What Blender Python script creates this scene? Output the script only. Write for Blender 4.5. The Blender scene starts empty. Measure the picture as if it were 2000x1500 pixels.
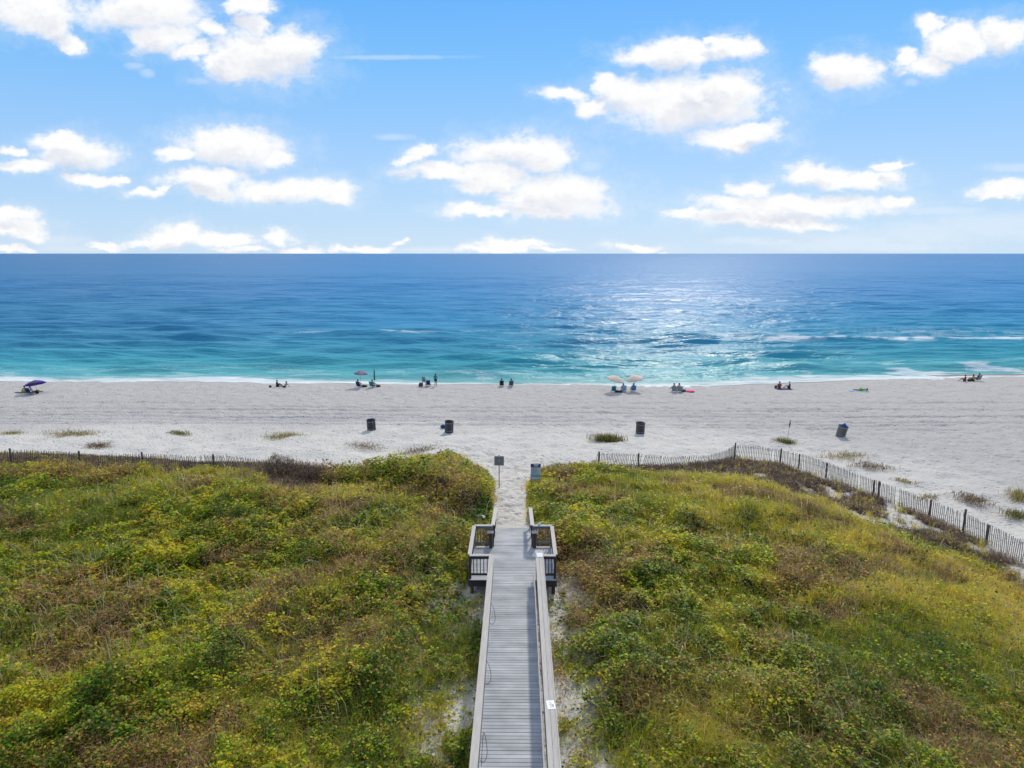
import bpy, bmesh, math, random
import numpy as np
from mathutils import Vector, Matrix

random.seed(7)
rng = np.random.default_rng(11)
R = math.radians
SC = bpy.context.scene
COL = SC.collection

# ------------------------------------------------------------------ camera, world, sun, exposure
CAM_Z, PITCH, YAW, FPX = 18.0, R(10.83), R(0.47), 1333.3
cd = bpy.data.cameras.new('camera'); cam = bpy.data.objects.new('camera', cd); COL.objects.link(cam)
cd.sensor_width = 36; cd.lens = 24; cd.clip_start = 0.5; cd.clip_end = 90000
cam.location = (0, 0, CAM_Z); cam.rotation_euler = (math.pi/2 - PITCH, 0, YAW)
SC.camera = cam
SC.render.resolution_x, SC.render.resolution_y = 1024, 768
SC.view_settings.view_transform = 'Standard'; SC.view_settings.look = 'None'
SC.view_settings.exposure = 0.0; SC.view_settings.gamma = 1.0
SC.cycles.use_denoising = True
SC.cycles.max_bounces = 5; SC.cycles.diffuse_bounces = 3; SC.cycles.glossy_bounces = 2
SC.cycles.sample_clamp_indirect = 3.0

F = Vector((-math.sin(YAW)*math.cos(PITCH), math.cos(YAW)*math.cos(PITCH), -math.sin(PITCH)))
RT = Vector((math.cos(YAW), math.sin(YAW), 0)); UP = RT.cross(F)
def ray(px, py):
    return F + RT*((px-1000)/FPX) + UP*(-(py-750)/FPX)
def at(px, py, z=0.0):
    """point where the sight line through photo pixel px,py meets height z"""
    d = ray(px, py); t = (z-CAM_Z)/d.z
    return (d.x*t, d.y*t)

SUN_EL, SUN_AZ = R(38), R(15)
sv = Vector((math.sin(SUN_AZ)*math.cos(SUN_EL), math.cos(SUN_AZ)*math.cos(SUN_EL), math.sin(SUN_EL)))
ld = bpy.data.lights.new('sun', 'SUN'); ld.energy = 2.9; ld.angle = R(4); ld.color = (1.0, 0.92, 0.78)
lo = bpy.data.objects.new('sun', ld); COL.objects.link(lo); lo.rotation_euler = sv.to_track_quat('Z', 'Y').to_euler()
lo.location = (20, 60, 60)

W = bpy.data.worlds.new('World'); SC.world = W; W.use_nodes = True
wt = W.node_tree; wn = wt.nodes; wl = wt.links
wn.clear()
def N(t, nodes, **kw):
    n = nodes.new(t)
    for k, v in kw.items(): setattr(n, k, v)
    return n
CLOUDS = [  # photo x, y, half width, half height
 (75,15,85,40),(110,45,45,25),(145,80,28,14),(285,20,110,42),(310,75,60,30),(400,55,38,18),(515,105,100,48),(445,125,45,32),
 (585,100,42,28),(370,102,32,15),(490,12,36,20),(500,45,24,14),
 (1270,105,62,20),(1330,105,60,30),(1340,200,140,48),(1425,180,58,42),(1235,180,60,30),(1160,205,34,20),(1100,183,48,14),(1190,160,25,14),
 (1435,92,48,24),(1392,78,28,7),(1430,272,75,20),(1475,255,40,14),(1665,142,58,34),(1625,125,24,22),
 (1870,80,60,32),(1810,120,45,20),(1765,105,22,12),(1815,48,22,14),(1970,65,48,32),
 (150,300,70,30),(55,322,62,14),(120,278,50,16),(180,355,50,12),(15,290,26,8),(230,350,15,6),
 (455,282,92,36),(350,302,38,13),(530,305,42,14),(400,350,70,20),(410,375,45,14),(640,372,58,22),(540,372,75,22),(290,380,38,9),(330,373,12,8),
 (1010,295,100,32),(825,290,34,14),(800,308,25,10),(880,330,85,16),(960,350,70,24),(930,365,42,14),(1055,310,60,24),
 (1095,375,90,34),(1080,408,100,20),(1020,385,50,14),(920,412,54,11),(955,422,25,7),
 (1590,335,55,18),(1660,350,90,17),(1738,328,24,9),(1470,365,36,17),(1430,398,60,14),(1560,398,170,17),(1480,425,110,18),(1560,438,90,12),(1740,388,32,12),(1350,420,45,9),
 (20,418,40,15),(30,450,62,18),(20,490,50,7),(345,462,55,20),(440,468,62,14),(310,475,55,9),(210,478,34,8),(470,488,55,6),
 (551,460,25,13),(590,487,38,8),(735,484,42,8),(690,488,35,5),(797,472,11,6),(1000,476,56,10),(960,485,50,7),(1070,488,40,4),
 (1240,482,46,8),(1310,494,20,3),(1975,370,50,14),(1960,385,40,7)]
FAINT = [(265,128,18,6),(288,142,12,8),(750,112,130,4),(1830,412,90,8),(1810,455,110,24),(1930,440,120,26),(1700,482,160,9),(1500,470,90,8),(150,485,120,8),(850,488,90,6),(1640,470,140,14),(1980,328,50,8),
         (600,160,18,6),(395,158,26,8),(1780,160,14,8),(100,470,70,12),(1150,325,22,10),(770,268,30,6)]
def uv_of(px, py):
    d = ray(px, py); return d.x/d.y, d.z/d.y
cg = bpy.data.node_groups.new('cloud_shape', 'ShaderNodeTree')
cg.interface.new_socket('UV', in_out='INPUT', socket_type='NodeSocketVector')
cg.interface.new_socket('Dense', in_out='OUTPUT', socket_type='NodeSocketFloat')
cg.interface.new_socket('Faint', in_out='OUTPUT', socket_type='NodeSocketFloat')
gi = cg.nodes.new('NodeGroupInput'); go = cg.nodes.new('NodeGroupOutput')
def blob_chain(lst, out):
    prev = None
    for (px, py, rx, ry) in lst:
        u, v = uv_of(px, py); u2, _ = uv_of(px+rx, py); _, v2 = uv_of(px, py-ry)
        su, sv_ = 1/abs(u2-u), 1/abs(v2-v)
        m = cg.nodes.new('ShaderNodeVectorMath'); m.operation = 'MULTIPLY_ADD'
        cg.links.new(gi.outputs[0], m.inputs[0]); m.inputs[1].default_value = (su, sv_, 0); m.inputs[2].default_value = (-u*su, -v*sv_, 0)
        l = cg.nodes.new('ShaderNodeVectorMath'); l.operation = 'LENGTH'; cg.links.new(m.outputs[0], l.inputs[0])
        if prev is None: prev = l.outputs['Value']
        else:
            k = cg.nodes.new('ShaderNodeMath'); k.operation = 'SMOOTH_MIN'; k.inputs[2].default_value = 0.25
            cg.links.new(prev, k.inputs[0]); cg.links.new(l.outputs['Value'], k.inputs[1]); prev = k.outputs[0]
    cg.links.new(prev, go.inputs[out])
blob_chain(CLOUDS, 0); blob_chain(FAINT, 1)

tc = N('ShaderNodeTexCoord', wn)
sep = N('ShaderNodeSeparateXYZ', wn); wl.new(tc.outputs['Generated'], sep.inputs[0])
def M(op, a, b=None, c=None, nodes=wn, links=wl, clamp=False):
    n = nodes.new('ShaderNodeMath'); n.operation = op; n.use_clamp = clamp
    for i, x in enumerate((a, b, c)):
        if x is None: continue
        if isinstance(x, (int, float)): n.inputs[i].default_value = x
        else: links.new(x, n.inputs[i])
    return n.outputs[0]
yy = M('MAXIMUM', sep.outputs['Y'], 0.08)
uu = M('DIVIDE', sep.outputs['X'], yy); vv = M('DIVIDE', sep.outputs['Z'], yy)
cmb = N('ShaderNodeCombineXYZ', wn); wl.new(uu, cmb.inputs[0]); wl.new(vv, cmb.inputs[1])
st = N('ShaderNodeVectorMath', wn, operation='MULTIPLY'); wl.new(cmb.outputs[0], st.inputs[0]); st.inputs[1].default_value = (1, 1.35, 1)
def noise(vec, scale, detail, rough, nodes=wn, links=wl, dist=0.0):
    n = nodes.new('ShaderNodeTexNoise'); n.inputs['Scale'].default_value = scale; n.inputs['Detail'].default_value = detail
    n.inputs['Roughness'].default_value = rough; n.inputs['Distortion'].default_value = dist
    links.new(vec, n.inputs['Vector']); return n
n1 = noise(st.outputs[0], 14, 5, 0.6)
wv = N('ShaderNodeVectorMath', wn, operation='SUBTRACT'); wl.new(n1.outputs['Color'], wv.inputs[0]); wv.inputs[1].default_value = (.5, .5, .5)
ws = N('ShaderNodeVectorMath', wn, operation='MULTIPLY_ADD'); wl.new(wv.outputs[0], ws.inputs[0]); ws.inputs[1].default_value = (.10, .05, 0); wl.new(cmb.outputs[0], ws.inputs[2])
def cgroup(vec):
    g = wn.new('ShaderNodeGroup'); g.node_tree = cg; wl.new(vec, g.inputs[0]); return g
g1 = cgroup(ws.outputs[0])
off = N('ShaderNodeVectorMath', wn, operation='ADD'); wl.new(ws.outputs[0], off.inputs[0]); off.inputs[1].default_value = (.004, .02, 0)
g2 = cgroup(off.outputs[0])
n2 = noise(st.outputs[0], 38, 6, 0.62)
n3 = noise(st.outputs[0], 9, 3, 0.5)
n5 = noise(st.outputs[0], 110, 5, 0.65)
pert = M('ADD', M('MULTIPLY_ADD', n2.outputs['Fac'], 1.7, -0.85), M('MULTIPLY_ADD', n5.outputs['Fac'], 0.7, -0.35))
soft = M('MULTIPLY_ADD', n3.outputs['Fac'], 1.5, -0.35, clamp=True)   # how ragged this stretch of edge is
dd = M('ADD', g1.outputs[0], M('MULTIPLY', pert, M('MULTIPLY_ADD', soft, 0.8, 0.35)))
def smooth(x, a, b):
    n = wn.new('ShaderNodeMapRange'); n.interpolation_type = 'SMOOTHSTEP'; wl.new(x, n.inputs[0])
    for i, v in ((1, a), (2, b)):
        if isinstance(v, (int, float)): n.inputs[i].default_value = v
        else: wl.new(v, n.inputs[i])
    n.inputs[3].default_value = 1; n.inputs[4].default_value = 0
    return n.outputs[0]
dens = smooth(dd, M('MULTIPLY_ADD', soft, -0.55, 0.85), M('MULTIPLY_ADD', soft, 0.55, 1.38))
halo = M('MULTIPLY', smooth(M('ADD', g1.outputs[0], pert), 0.8, 2.3), 0.22)
g3 = cgroup(cmb.outputs[0])
fd = M('MULTIPLY', smooth(M('ADD', g3.outputs[1], pert), 0.3, 1.7), 0.27)
alpha = M('MAXIMUM', dens, M('MAXIMUM', halo, fd), clamp=True)
front = smooth(sep.outputs['Y'], 0.3, 0.1)
alpha = M('MULTIPLY', alpha, front)
# broken cloud added overhead and behind, out of view, as neutral white fill light
n4 = noise(tc.outputs['Generated'], 3.2, 6, .6)
above = M('MULTIPLY', M('SUBTRACT', 1.0, smooth(n4.outputs['Fac'], 0.40, 0.54)), M('SUBTRACT', 1.0, smooth(sep.outputs['Z'], 0.42, 0.6)))
alpha = M('MAXIMUM', alpha, M('MULTIPLY', above, 0.9), clamp=True)
sky = N('ShaderNodeTexSky', wn, sky_type='NISHITA', sun_disc=False); sky.sun_elevation = SUN_EL; sky.sun_rotation = SUN_AZ
sky.air_density = 1.0; sky.dust_density = 0.4; sky.ozone_density = 2.0
rp = N('ShaderNodeValToRGB', wn); el = rp.color_ramp.elements
stops = [(0.0,(.56,.76,.97)),(.06,(.47,.70,.98)),(.15,(.33,.61,1.0)),(.25,(.19,.53,1.0)),(.35,(.105,.43,1.0)),(.5,(.07,.24,.62)),(1.0,(.05,.14,.34))]
el[0].position = 0; el[0].color = (*stops[0][1], 1); el[1].position = 1; el[1].color = (*stops[-1][1], 1)
for p, c in stops[1:-1]:
    e = el.new(p); e.color = (*c, 1)
wl.new(sep.outputs['Z'], rp.inputs[0])
sc10 = N('ShaderNodeVectorMath', wn, operation='SCALE'); wl.new(rp.outputs[0], sc10.inputs[0]); sc10.inputs['Scale'].default_value = 10.0
mx = N('ShaderNodeMixRGB', wn); mx.inputs[0].default_value = 0.9; wl.new(sky.outputs[0], mx.inputs[1]); wl.new(sc10.outputs[0], mx.inputs[2])
sh = smooth(M('ADD', g2.outputs[0], pert), 0.2, 1.1)       # inside the body, away from the sunlit top rim
cc = N('ShaderNodeMixRGB', wn); wl.new(M('MULTIPLY', sh, M('MULTIPLY_ADD', n1.outputs['Fac'], 2.4, -0.62, clamp=True)), cc.inputs[0])
cc.inputs[1].default_value = (10.0, 10.0, 10.0, 1); cc.inputs[2].default_value = (7.0, 7.4, 8.4, 1)
fin = N('ShaderNodeMixRGB', wn); wl.new(alpha, fin.inputs[0]); wl.new(mx.outputs[0], fin.inputs[1]); wl.new(cc.outputs[0], fin.inputs[2])
bg = N('ShaderNodeBackground', wn); bg.inputs[1].default_value = 0.1; wl.new(fin.outputs[0], bg.inputs[0])
wo = N('ShaderNodeOutputWorld', wn); wl.new(bg.outputs[0], wo.inputs[0])
W.cycles.sampling_method = 'MANUAL'; W.cycles.sample_map_resolution = 512

# ------------------------------------------------------------------ helpers
def tag(o, label=None, cat=None, group=None, kind=None):
    if label: o['label'] = label
    if cat: o['category'] = cat
    if group: o['group'] = group
    if kind: o['kind'] = kind
    return o
def empty(name, loc=(0, 0, 0), rz=0.0):
    o = bpy.data.objects.new(name, None); o.empty_display_size = .2; COL.objects.link(o)
    o.location = loc; o.rotation_euler = (0, 0, rz); return o
def mat(name, col, rough=.8, var=.15, scale=8, bump=0.0, spec=.3, stretch=(1, 1, 1), island=0.0, metallic=0.0):
    m = bpy.data.materials.new(name); m.use_nodes = True; t = m.node_tree; n = t.nodes; l = t.links
    b = n['Principled BSDF']; b.inputs['Roughness'].default_value = rough; b.inputs['Specular IOR Level'].default_value = spec
    b.inputs['Metallic'].default_value = metallic
    tcn = n.new('ShaderNodeTexCoord'); mp = n.new('ShaderNodeMapping'); mp.inputs['Scale'].default_value = stretch
    l.new(tcn.outputs['Object'], mp.inputs[0])
    nz = noise(mp.outputs[0], scale, 5, .6, n, l)
    hs = n.new('ShaderNodeHueSaturation'); hs.inputs['Color'].default_value = (*col, 1)
    v = M('MULTIPLY_ADD', nz.outputs['Fac'], var*4, 1-2*var, nodes=n, links=l)
    if island:
        gg = n.new('ShaderNodeNewGeometry')
        v = M('MULTIPLY', v, M('MULTIPLY_ADD', gg.outputs['Random Per Island'], 2*island, 1-island, nodes=n, links=l), nodes=n, links=l)
    l.new(v, hs.inputs['Value']); l.new(hs.outputs[0], b.inputs['Base Color'])
    if bump:
        bp = n.new('ShaderNodeBump'); bp.inputs['Strength'].default_value = .6; bp.inputs['Distance'].default_value = bump
        l.new(nz.outputs['Fac'], bp.inputs['Height']); l.new(bp.outputs[0], b.inputs['Normal'])
    return m
class MB:
    """collects boxes, tubes and lathes and links them as one mesh object"""
    def __init__(s): s.bm = bmesh.new()
    def box(s, x0, x1, y0, y1, z0, z1, rot=None, bev=0.0):
        c = Vector(((x0+x1)/2, (y0+y1)/2, (z0+z1)/2)); m = Matrix.Translation(c)
        if rot is not None: m = m @ rot
        m = m @ Matrix.Diagonal((abs(x1-x0), abs(y1-y0), abs(z1-z0), 1))
        r = bmesh.ops.create_cube(s.bm, size=1, matrix=m)
        if bev:
            es = list({e for v in r['verts'] for e in v.link_edges})
            bmesh.ops.bevel(s.bm, geom=es, offset=bev, segments=1, affect='EDGES', profile=.5)
        return s
    def bar(s, a, b, w, h):
        a = Vector(a); b = Vector(b); d = b-a; L = d.length
        q = d.to_track_quat('Y', 'Z').to_matrix().to_4x4()
        bmesh.ops.create_cube(s.bm, size=1, matrix=Matrix.Translation((a+b)/2) @ q @ Matrix.Diagonal((w, L, h, 1)))
        return s
    def tube(s, pts, r, seg=8, cap=True):
        pts = [Vector(p) for p in pts]; rs = r if isinstance(r, (list, tuple)) else [r]*len(pts); rings = []
        up = Vector((0, 0, 1))
        for i, p in enumerate(pts):
            d = (pts[min(i+1, len(pts)-1)]-pts[max(i-1, 0)]).normalized()
            a = d.cross(up) if abs(d.dot(up)) < .95 else d.cross(Vector((1, 0, 0)))
            a.normalize(); b = d.cross(a)
            rings.append([s.bm.verts.new(p+(a*math.cos(2*math.pi*k/seg)+b*math.sin(2*math.pi*k/seg))*rs[i]) for k in range(seg)])
        for i in range(len(rings)-1):
            for k in range(seg): s.bm.faces.new((rings[i][k], rings[i][(k+1) % seg], rings[i+1][(k+1) % seg], rings[i+1][k]))
        if cap:
            s.bm.faces.new(rings[0][::-1]); s.bm.faces.new(rings[-1])
        return s
    def lathe(s, prof, seg=24, c=(0, 0, 0), close=False):
        rings = [[s.bm.verts.new((c[0]+r*math.cos(2*math.pi*k/seg), c[1]+r*math.sin(2*math.pi*k/seg), c[2]+z)) for k in range(seg)] for r, z in prof]
        for i in range(len(rings)-1):
            for k in range(seg): s.bm.faces.new((rings[i][k], rings[i][(k+1) % seg], rings[i+1][(k+1) % seg], rings[i+1][k]))
        if close: s.bm.faces.new(rings[0][::-1]); s.bm.faces.new(rings[-1])
        return s
    def sheet(s, grid, t):
        """thick sheet from a grid of points"""
        P = [[Vector(p) for p in r] for r in grid]; n, m = len(P), len(P[0])
        nor = (P[1][0]-P[0][0]).cross(P[0][1]-P[0][0]).normalized()*t
        A = [[s.bm.verts.new(p) for p in r] for r in P]; B = [[s.bm.verts.new(p+nor) for p in r] for r in P]
        for i in range(n-1):
            for j in range(m-1):
                s.bm.faces.new((A[i][j], A[i][j+1], A[i+1][j+1], A[i+1][j])); s.bm.faces.new((B[i][j], B[i+1][j], B[i+1][j+1], B[i][j+1]))
        for i in range(n-1):
            for j in (0, m-1): s.bm.faces.new((A[i][j], A[i+1][j], B[i+1][j], B[i][j]))
        for j in range(m-1):
            for i in (0, n-1): s.bm.faces.new((A[i][j], A[i][j+1], B[i][j+1], B[i][j]))
        return s
    def build(s, name, m, parent=None, smooth=False):
        bmesh.ops.recalc_face_normals(s.bm, faces=s.bm.faces)
        me = bpy.data.meshes.new(name); s.bm.to_mesh(me); s.bm.free()
        me.materials.append(m)
        if smooth: me.shade_smooth()
        o = bpy.data.objects.new(name, me); COL.objects.link(o)
        if parent: o.parent = parent
        return o
def np_mesh(name, V, Q, m, cols=None, smooth=False, attrs=None):
    me = bpy.data.meshes.new(name); nv, nf, k = len(V), len(Q), Q.shape[1]
    me.vertices.add(nv); me.vertices.foreach_set('co', V.astype(np.float32).ravel())
    me.loops.add(nf*k); me.loops.foreach_set('vertex_index', Q.astype(np.int32).ravel())
    me.polygons.add(nf); me.polygons.foreach_set('loop_start', np.arange(0, nf*k, k, dtype=np.int32))
    if smooth: me.polygons.foreach_set('use_smooth', np.ones(nf, dtype=bool))
    me.update(calc_edges=True)
    if cols is not None:
        a = me.attributes.new('col', 'FLOAT_COLOR', 'POINT')
        a.data.foreach_set('color', np.concatenate([cols, np.ones((nv, 1))], 1).astype(np.float32).ravel())
    for kx, vx in (attrs or {}).items():
        a = me.attributes.new(kx, 'FLOAT', 'POINT'); a.data.foreach_set('value', vx.astype(np.float32).ravel())
    me.materials.append(m)
    o = bpy.data.objects.new(name, me); COL.objects.link(o); return o

# numpy value noise
def _h(ix, iy, s):
    n = (ix.astype(np.int64)*374761393 + iy.astype(np.int64)*668265263 + s*1442695041) & 0xffffffff
    n = ((n ^ (n >> 13))*1274126177) & 0xffffffff
    return ((n ^ (n >> 16)) & 0xffff)/65535.0
def vn(x, y, s=0):
    ix = np.floor(x); iy = np.floor(y); fx = x-ix; fy = y-iy
    fx = fx*fx*(3-2*fx); fy = fy*fy*(3-2*fy)
    a = _h(ix, iy, s); b = _h(ix+1, iy, s); c = _h(ix, iy+1, s); d = _h(ix+1, iy+1, s)
    return (a*(1-fx)+b*fx)*(1-fy)+(c*(1-fx)+d*fx)*fy
def fbm(x, y, s=0, o=4):
    r = 0; a = .5; tot = 0
    for i in range(o):
        r = r+a*vn(x*2**i+17.3*i, y*2**i-9.1*i, s+i); tot += a; a *= .5
    return r/tot
def sstep(x, a, b):
    t = np.clip((x-a)/(b-a), 0, 1); return t*t*(3-2*t)
def seg_dist(x, y, pts):
    best = np.full(np.shape(x), 1e9)
    for (ax, ay), (bx, by) in zip(pts[:-1], pts[1:]):
        dx, dy = bx-ax, by-ay; t = np.clip(((x-ax)*dx+(y-ay)*dy)/(dx*dx+dy*dy), 0, 1)
        best = np.minimum(best, np.hypot(x-ax-t*dx, y-ay-t*dy))
    return best
def inside(x, y, pts):
    r = np.zeros(np.shape(x), bool); n = len(pts)
    for i in range(n):
        (ax, ay), (bx, by) = pts[i], pts[(i+1) % n]
        if ay == by: continue
        c = ((ay > y) != (by > y)) & (x < (bx-ax)*(y-ay)/(by-ay)+ax); r ^= c
    return r

# ------------------------------------------------------------------ the lie of the land
shore_px = [(-500,742),(0,743),(400,745),(850,749),(1200,751),(1400,751),(1500,748),(1600,744),(1700,741),(1800,737),(2000,733),(2500,726)]
SH = np.array([at(*p, 0.0) for p in shore_px])
def shoreY(x): return np.interp(x, SH[:, 0], SH[:, 1]) + 0.8*(vn(np.asarray(x)*.12, np.zeros_like(x)+3., 5)-.5) + .4*(vn(np.asarray(x)*.5, np.zeros_like(x)+3., 6)-.5)
edge_px = [(-600,885),(-200,888),(0,890),(150,892),(300,898),(400,908),(520,908),(640,918),(700,920),(770,908),(850,895),(905,892),(940,905),(965,928),
           (1035,925),(1050,912),(1100,912),(1165,912),(1290,910),(1390,900),(1435,893),(1525,904),(1610,932),(1710,970),(1880,1038),(2000,1102),(2200,1220),(2500,1420)]
EDGE = [at(px, py, 1.6) for px, py in edge_px]
DPOLY = EDGE + [(60, 5), (60, -20), (-90, -20), (-90, 40)]
ridge_px = [(540,912),(640,930),(760,936),(850,950),(905,975),(945,1008)]
RIDGE = [at(px, py, 3.3) for px, py in ridge_px]
border_px = [(1050,938),(1250,928),(1380,926),(1460,958),(1560,990),(1650,1020),(1750,1056),(1900,1092),(2000,1138),(2200,1250)]
BORDER = [at(px, py, 2.0) for px, py in border_px]
LOOSE = DPOLY
LBORD = [at(px, py+4, 3.0) for px, py in [(-300,928),(0,920),(150,925),(300,930),(420,935),(520,930)]]
def zbeach(x, y):
    s = shoreY(x)-y
    return np.interp(s, [-60, -12, 0, 3, 10, 30, 48, 100], [-2.6, -.7, 0, .38, .65, 1.25, 1.55, 1.65]), s
def path_half(y): return np.interp(y, [33, 38, 44, 47, 50, 56], [.68, .76, .84, 1.5, 2.8, 6.0])
def path_c(y): return np.interp(y, [33, 45, 56], [-.35, -.45, -.6])
def fields(x, y):
    zb, s = zbeach(x, y)
    d = seg_dist(x, y, EDGE); ins = inside(x, y, DPOLY); d = np.where(ins, d, -d)
    H = np.interp(d, [-3, 0, 3, 8, 14], [0, .12, .85, 1.55, 1.85]); HR = np.interp(d, [-3, 0, 4.5, 7, 10, 15], [0, .12, .30, .75, 1.35, 1.85]); tr = sstep(x, 5, 10); H = H*(1-tr)+HR*tr
    lump = (fbm(x*.16, y*.16, 3, 3)-.5)*1.1*sstep(d, 1, 6)
    near = np.exp(-((x+.2)/3.2)**2)*sstep(36-y, -3, 3)      # levelled along the walkway
    z = zb+H+lump*(1-.85*near)
    pth = 1-sstep(np.abs(x-path_c(y)), path_half(y)-.12, path_half(y)+.5); pth = pth*sstep(y, 32.5, 34)*(1-sstep(y, 54, 60))
    zp = np.interp(y, [31, 34.4, 40, 46, 52, 56], [3.62, 3.56, 3.15, 2.55, 1.95, 1.6])
    z = z*(1-pth)+np.minimum(zp, z+.1)*pth
    # flat pad beneath platform so the sand meets the foot of the ramp
    pad = (1-sstep(np.abs(x+.2), 1.2, 3.0))*sstep(y, 29, 31.5)*(1-sstep(y, 35, 38)); z = z*(1-pad)+zp*pad
    under = (1-sstep(np.abs(x+.2), 2.2, 4.5))*(1-sstep(y, 30, 33)); z = z*(1-under)+np.minimum(z, 3.25)*under
    return z, s, d, ins, pth
def veg_weights(x, y, d, ins, pth):
    """how thickly plants cover the dune and how tall they stand"""
    cov = np.where(ins, sstep(d, -.2, 1.0+1.2*(vn(x*.6, y*.6, 41)-.3)), 0.)
    cov = cov*(1-sstep(pth, .12, .6))
    deck = ((x > -1.35) & (x < .95) & (y < 35.2)) | ((x > -2.3) & (x < 1.9) & (y > 27.2) & (y < 31.5))
    cov = np.where(deck, 0, cov)
    e = (fbm(x*.8, y*.8, 61, 3)-.5)*1.6
    left = (1-sstep(-x+e, 2.7, 4.2))*(x < -.2)*(1-sstep(y, 28.5, 31)); right = (1-sstep(x+e, 2.1, 3.3))*(x > .2)*(1-sstep(y, 28.5, 30.5))
    n = .12+.80*sstep(fbm(x*1.1, y*1.1, 71, 3), .40, .62)
    cov = cov*(1-left*(1-n))*(1-right*(1-n*.6))
    patchy = np.maximum(left, right)
    dn = seg_dist(x, y, BORDER)
    sgn = inside(x, y, BORDER+[(60, 5), (60, -20), (0, -20)])
    brushR = ((x > 1.5) & ins & (~sgn) & (y > 20)).astype(float)
    brushL = ((x < -6) & ins & (~inside(x, y, LBORD+[(-8.5, 20), (-90, 0), (-90, 45)])) ).astype(float)*(y > 40)*(x < -13)
    brush = np.maximum(brushR, brushL)
    rd = seg_dist(x, y, RIDGE)
    canopy = .08+.50*sstep(fbm(x*.6, y*.6, 81, 4), .3, .75)+.42*vn(x*1.4, y*1.4, 82)*vn(x*.5, y*.5, 83)
    canopy = canopy*sstep(d, -.1, 2.0)*np.where(x < -8, .25+.75*sstep(d, 3, 9), 1)*(1-.75*patchy)*(1-.55*brush)
    pd = np.abs(x-path_c(y))-path_half(y)
    canopy = canopy*np.where(y > 31, sstep(pd, -.1, 1.0), 1)
    canopy = canopy+np.where((y > 30), .0, 0)+1.35*np.exp(-(rd/.9)**2)*(rd < 3)
    for bx, by, r, hh in BUSH: canopy = canopy+hh*np.exp(-(((x-bx)**2+(y-by)**2)/r**2))
    sx_, sy_ = at(1046, 972, 3.0); canopy = canopy*(1-.9*np.exp(-(((x-sx_)/.8)**2+((y-sy_)/2.2)**2)))
    canopy = np.where(deck, 0, canopy)
    return cov, canopy, brush, patchy, rd
BUSH = []
for px, py, r, hh in [(1345,1020,1.0,.9),(1455,1005,1.1,.7),(1300,1075,1.2,.5),(1130,1130,1.3,.5),(940,985,1.3,.7),(870,1060,1.6,.4),(830,910,2.0,.5),(905,905,1.6,.6),
                      (1550,1290,1.2,.5),(1250,1330,1.3,.4),(1500,1380,1.4,.5),(1800,1280,1.6,.5),(700,1350,1.2,.5),(300,1330,1.8,.5),(150,1230,1.6,.4),(520,1200,1.6,.4),(1650,1160,1.6,.4),(1120,1050,1.4,.5)]:
    bx, by = at(px, py, 3.8); BUSH.append((bx, by, r, hh))
def veg_at(x, y):
    x = np.asarray(x, float); y = np.asarray(y, float)
    z, s, d, ins, pth = fields(x, y); cov, can, brush, patchy, rd = veg_weights(x, y, d, ins, pth)
    return z, s, d, cov, can, brush, patchy, rd
def gz(x, y):
    z, *_ = fields(np.array([float(x)]), np.array([float(y)])); return float(z[0])
def hit(px, py):
    """walk the sight line through a photo pixel to the ground"""
    d = ray(px, py); t = np.linspace(12, 130, 1200); x = d.x*t; y = d.y*t; z = CAM_Z+d.z*t
    g = fields(x, y)[0]; i = int(np.argmax(z < g)); return (x[i], y[i], float(g[i]))

# ------------------------------------------------------------------ ground sheet
nu, nt = 760, 820
tt = np.linspace(0, 1, nt); Yr = 9*(140/9.)**tt
u = np.linspace(-1, 1, nu)
wd = 1.15*Yr[:, None]+22; X = wd*(.62*u+.38*u**3)[None, :]; Y = np.repeat(Yr[:, None], nu, 1)
z, s, d, cov, can, brush, patchy, rd = veg_at(X, Y)
beach = sstep(-d, 0, 2)*sstep(s, .8, 5)
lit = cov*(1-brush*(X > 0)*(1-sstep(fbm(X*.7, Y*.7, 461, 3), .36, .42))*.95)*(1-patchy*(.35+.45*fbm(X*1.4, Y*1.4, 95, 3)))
# trampled sand: dimples, and the long tyre tracks that run along the shore
foot = (fbm(X*1.3, Y*1.3, 21, 3)-.5)*.36*(1-.55*sstep(s, 25, 30)*(1-sstep(s, 36, 42))*sstep(-X, -20, 30))+(vn(X*.35, Y*.35, 23)-.5)*.12
trs = 0
for k, py in enumerate([784, 790, 795, 800, 806, 811, 815, 820, 826, 832]):
    (ax, ay), (bx, by) = at(0, py-2, 1.1), at(2000, py+9*(k % 3), 1.1)
    yl = ay+(by-ay)*(X-ax)/(bx-ax)+.25*np.sin(X*.05+k)
    trs = trs-(.10+.12*vn(X*.1, X*0+k, 9))*np.exp(-((Y-yl)/.26)**2)*(vn(X*.04+k*7, X*0+2.5*k, 10) > .3)
pathz = sstep(1-np.abs(X-path_c(Y))/(path_half(Y)+.2), 0, .3)*(Y > 34)*(d > -4)
zz = z+foot*beach*.8*(1-.5*(1-sstep(-d, 5, 11)))+trs*beach+.55*can*cov+pathz*(vn(X*3.2, Y*3.2, 33)-.5)*.3*sstep(Y, 34.6, 35.5)
dunes = sstep(-d, 0, 4)*(1-sstep(-d, 4, 14))
zz = zz+dunes*(fbm(X*.3, Y*.3, 35, 3)-.5)*.9*sstep(s, 20, 30)
ii = np.arange(nt*nu).reshape(nt, nu)
Q = np.stack([ii[:-1, :-1], ii[:-1, 1:], ii[1:, 1:], ii[1:, :-1]], -1).reshape(-1, 4)
gm = bpy.data.materials.new('sand_and_litter'); gm.use_nodes = True; t = gm.node_tree; n = t.nodes; l = t.links
b = n['Principled BSDF']; b.inputs['Roughness'].default_value = .95; b.inputs['Specular IOR Level'].default_value = .1
geo = n.new('ShaderNodeNewGeometry')
def attr(nm): a = n.new('ShaderNodeAttribute'); a.attribute_name = nm; return a
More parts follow.
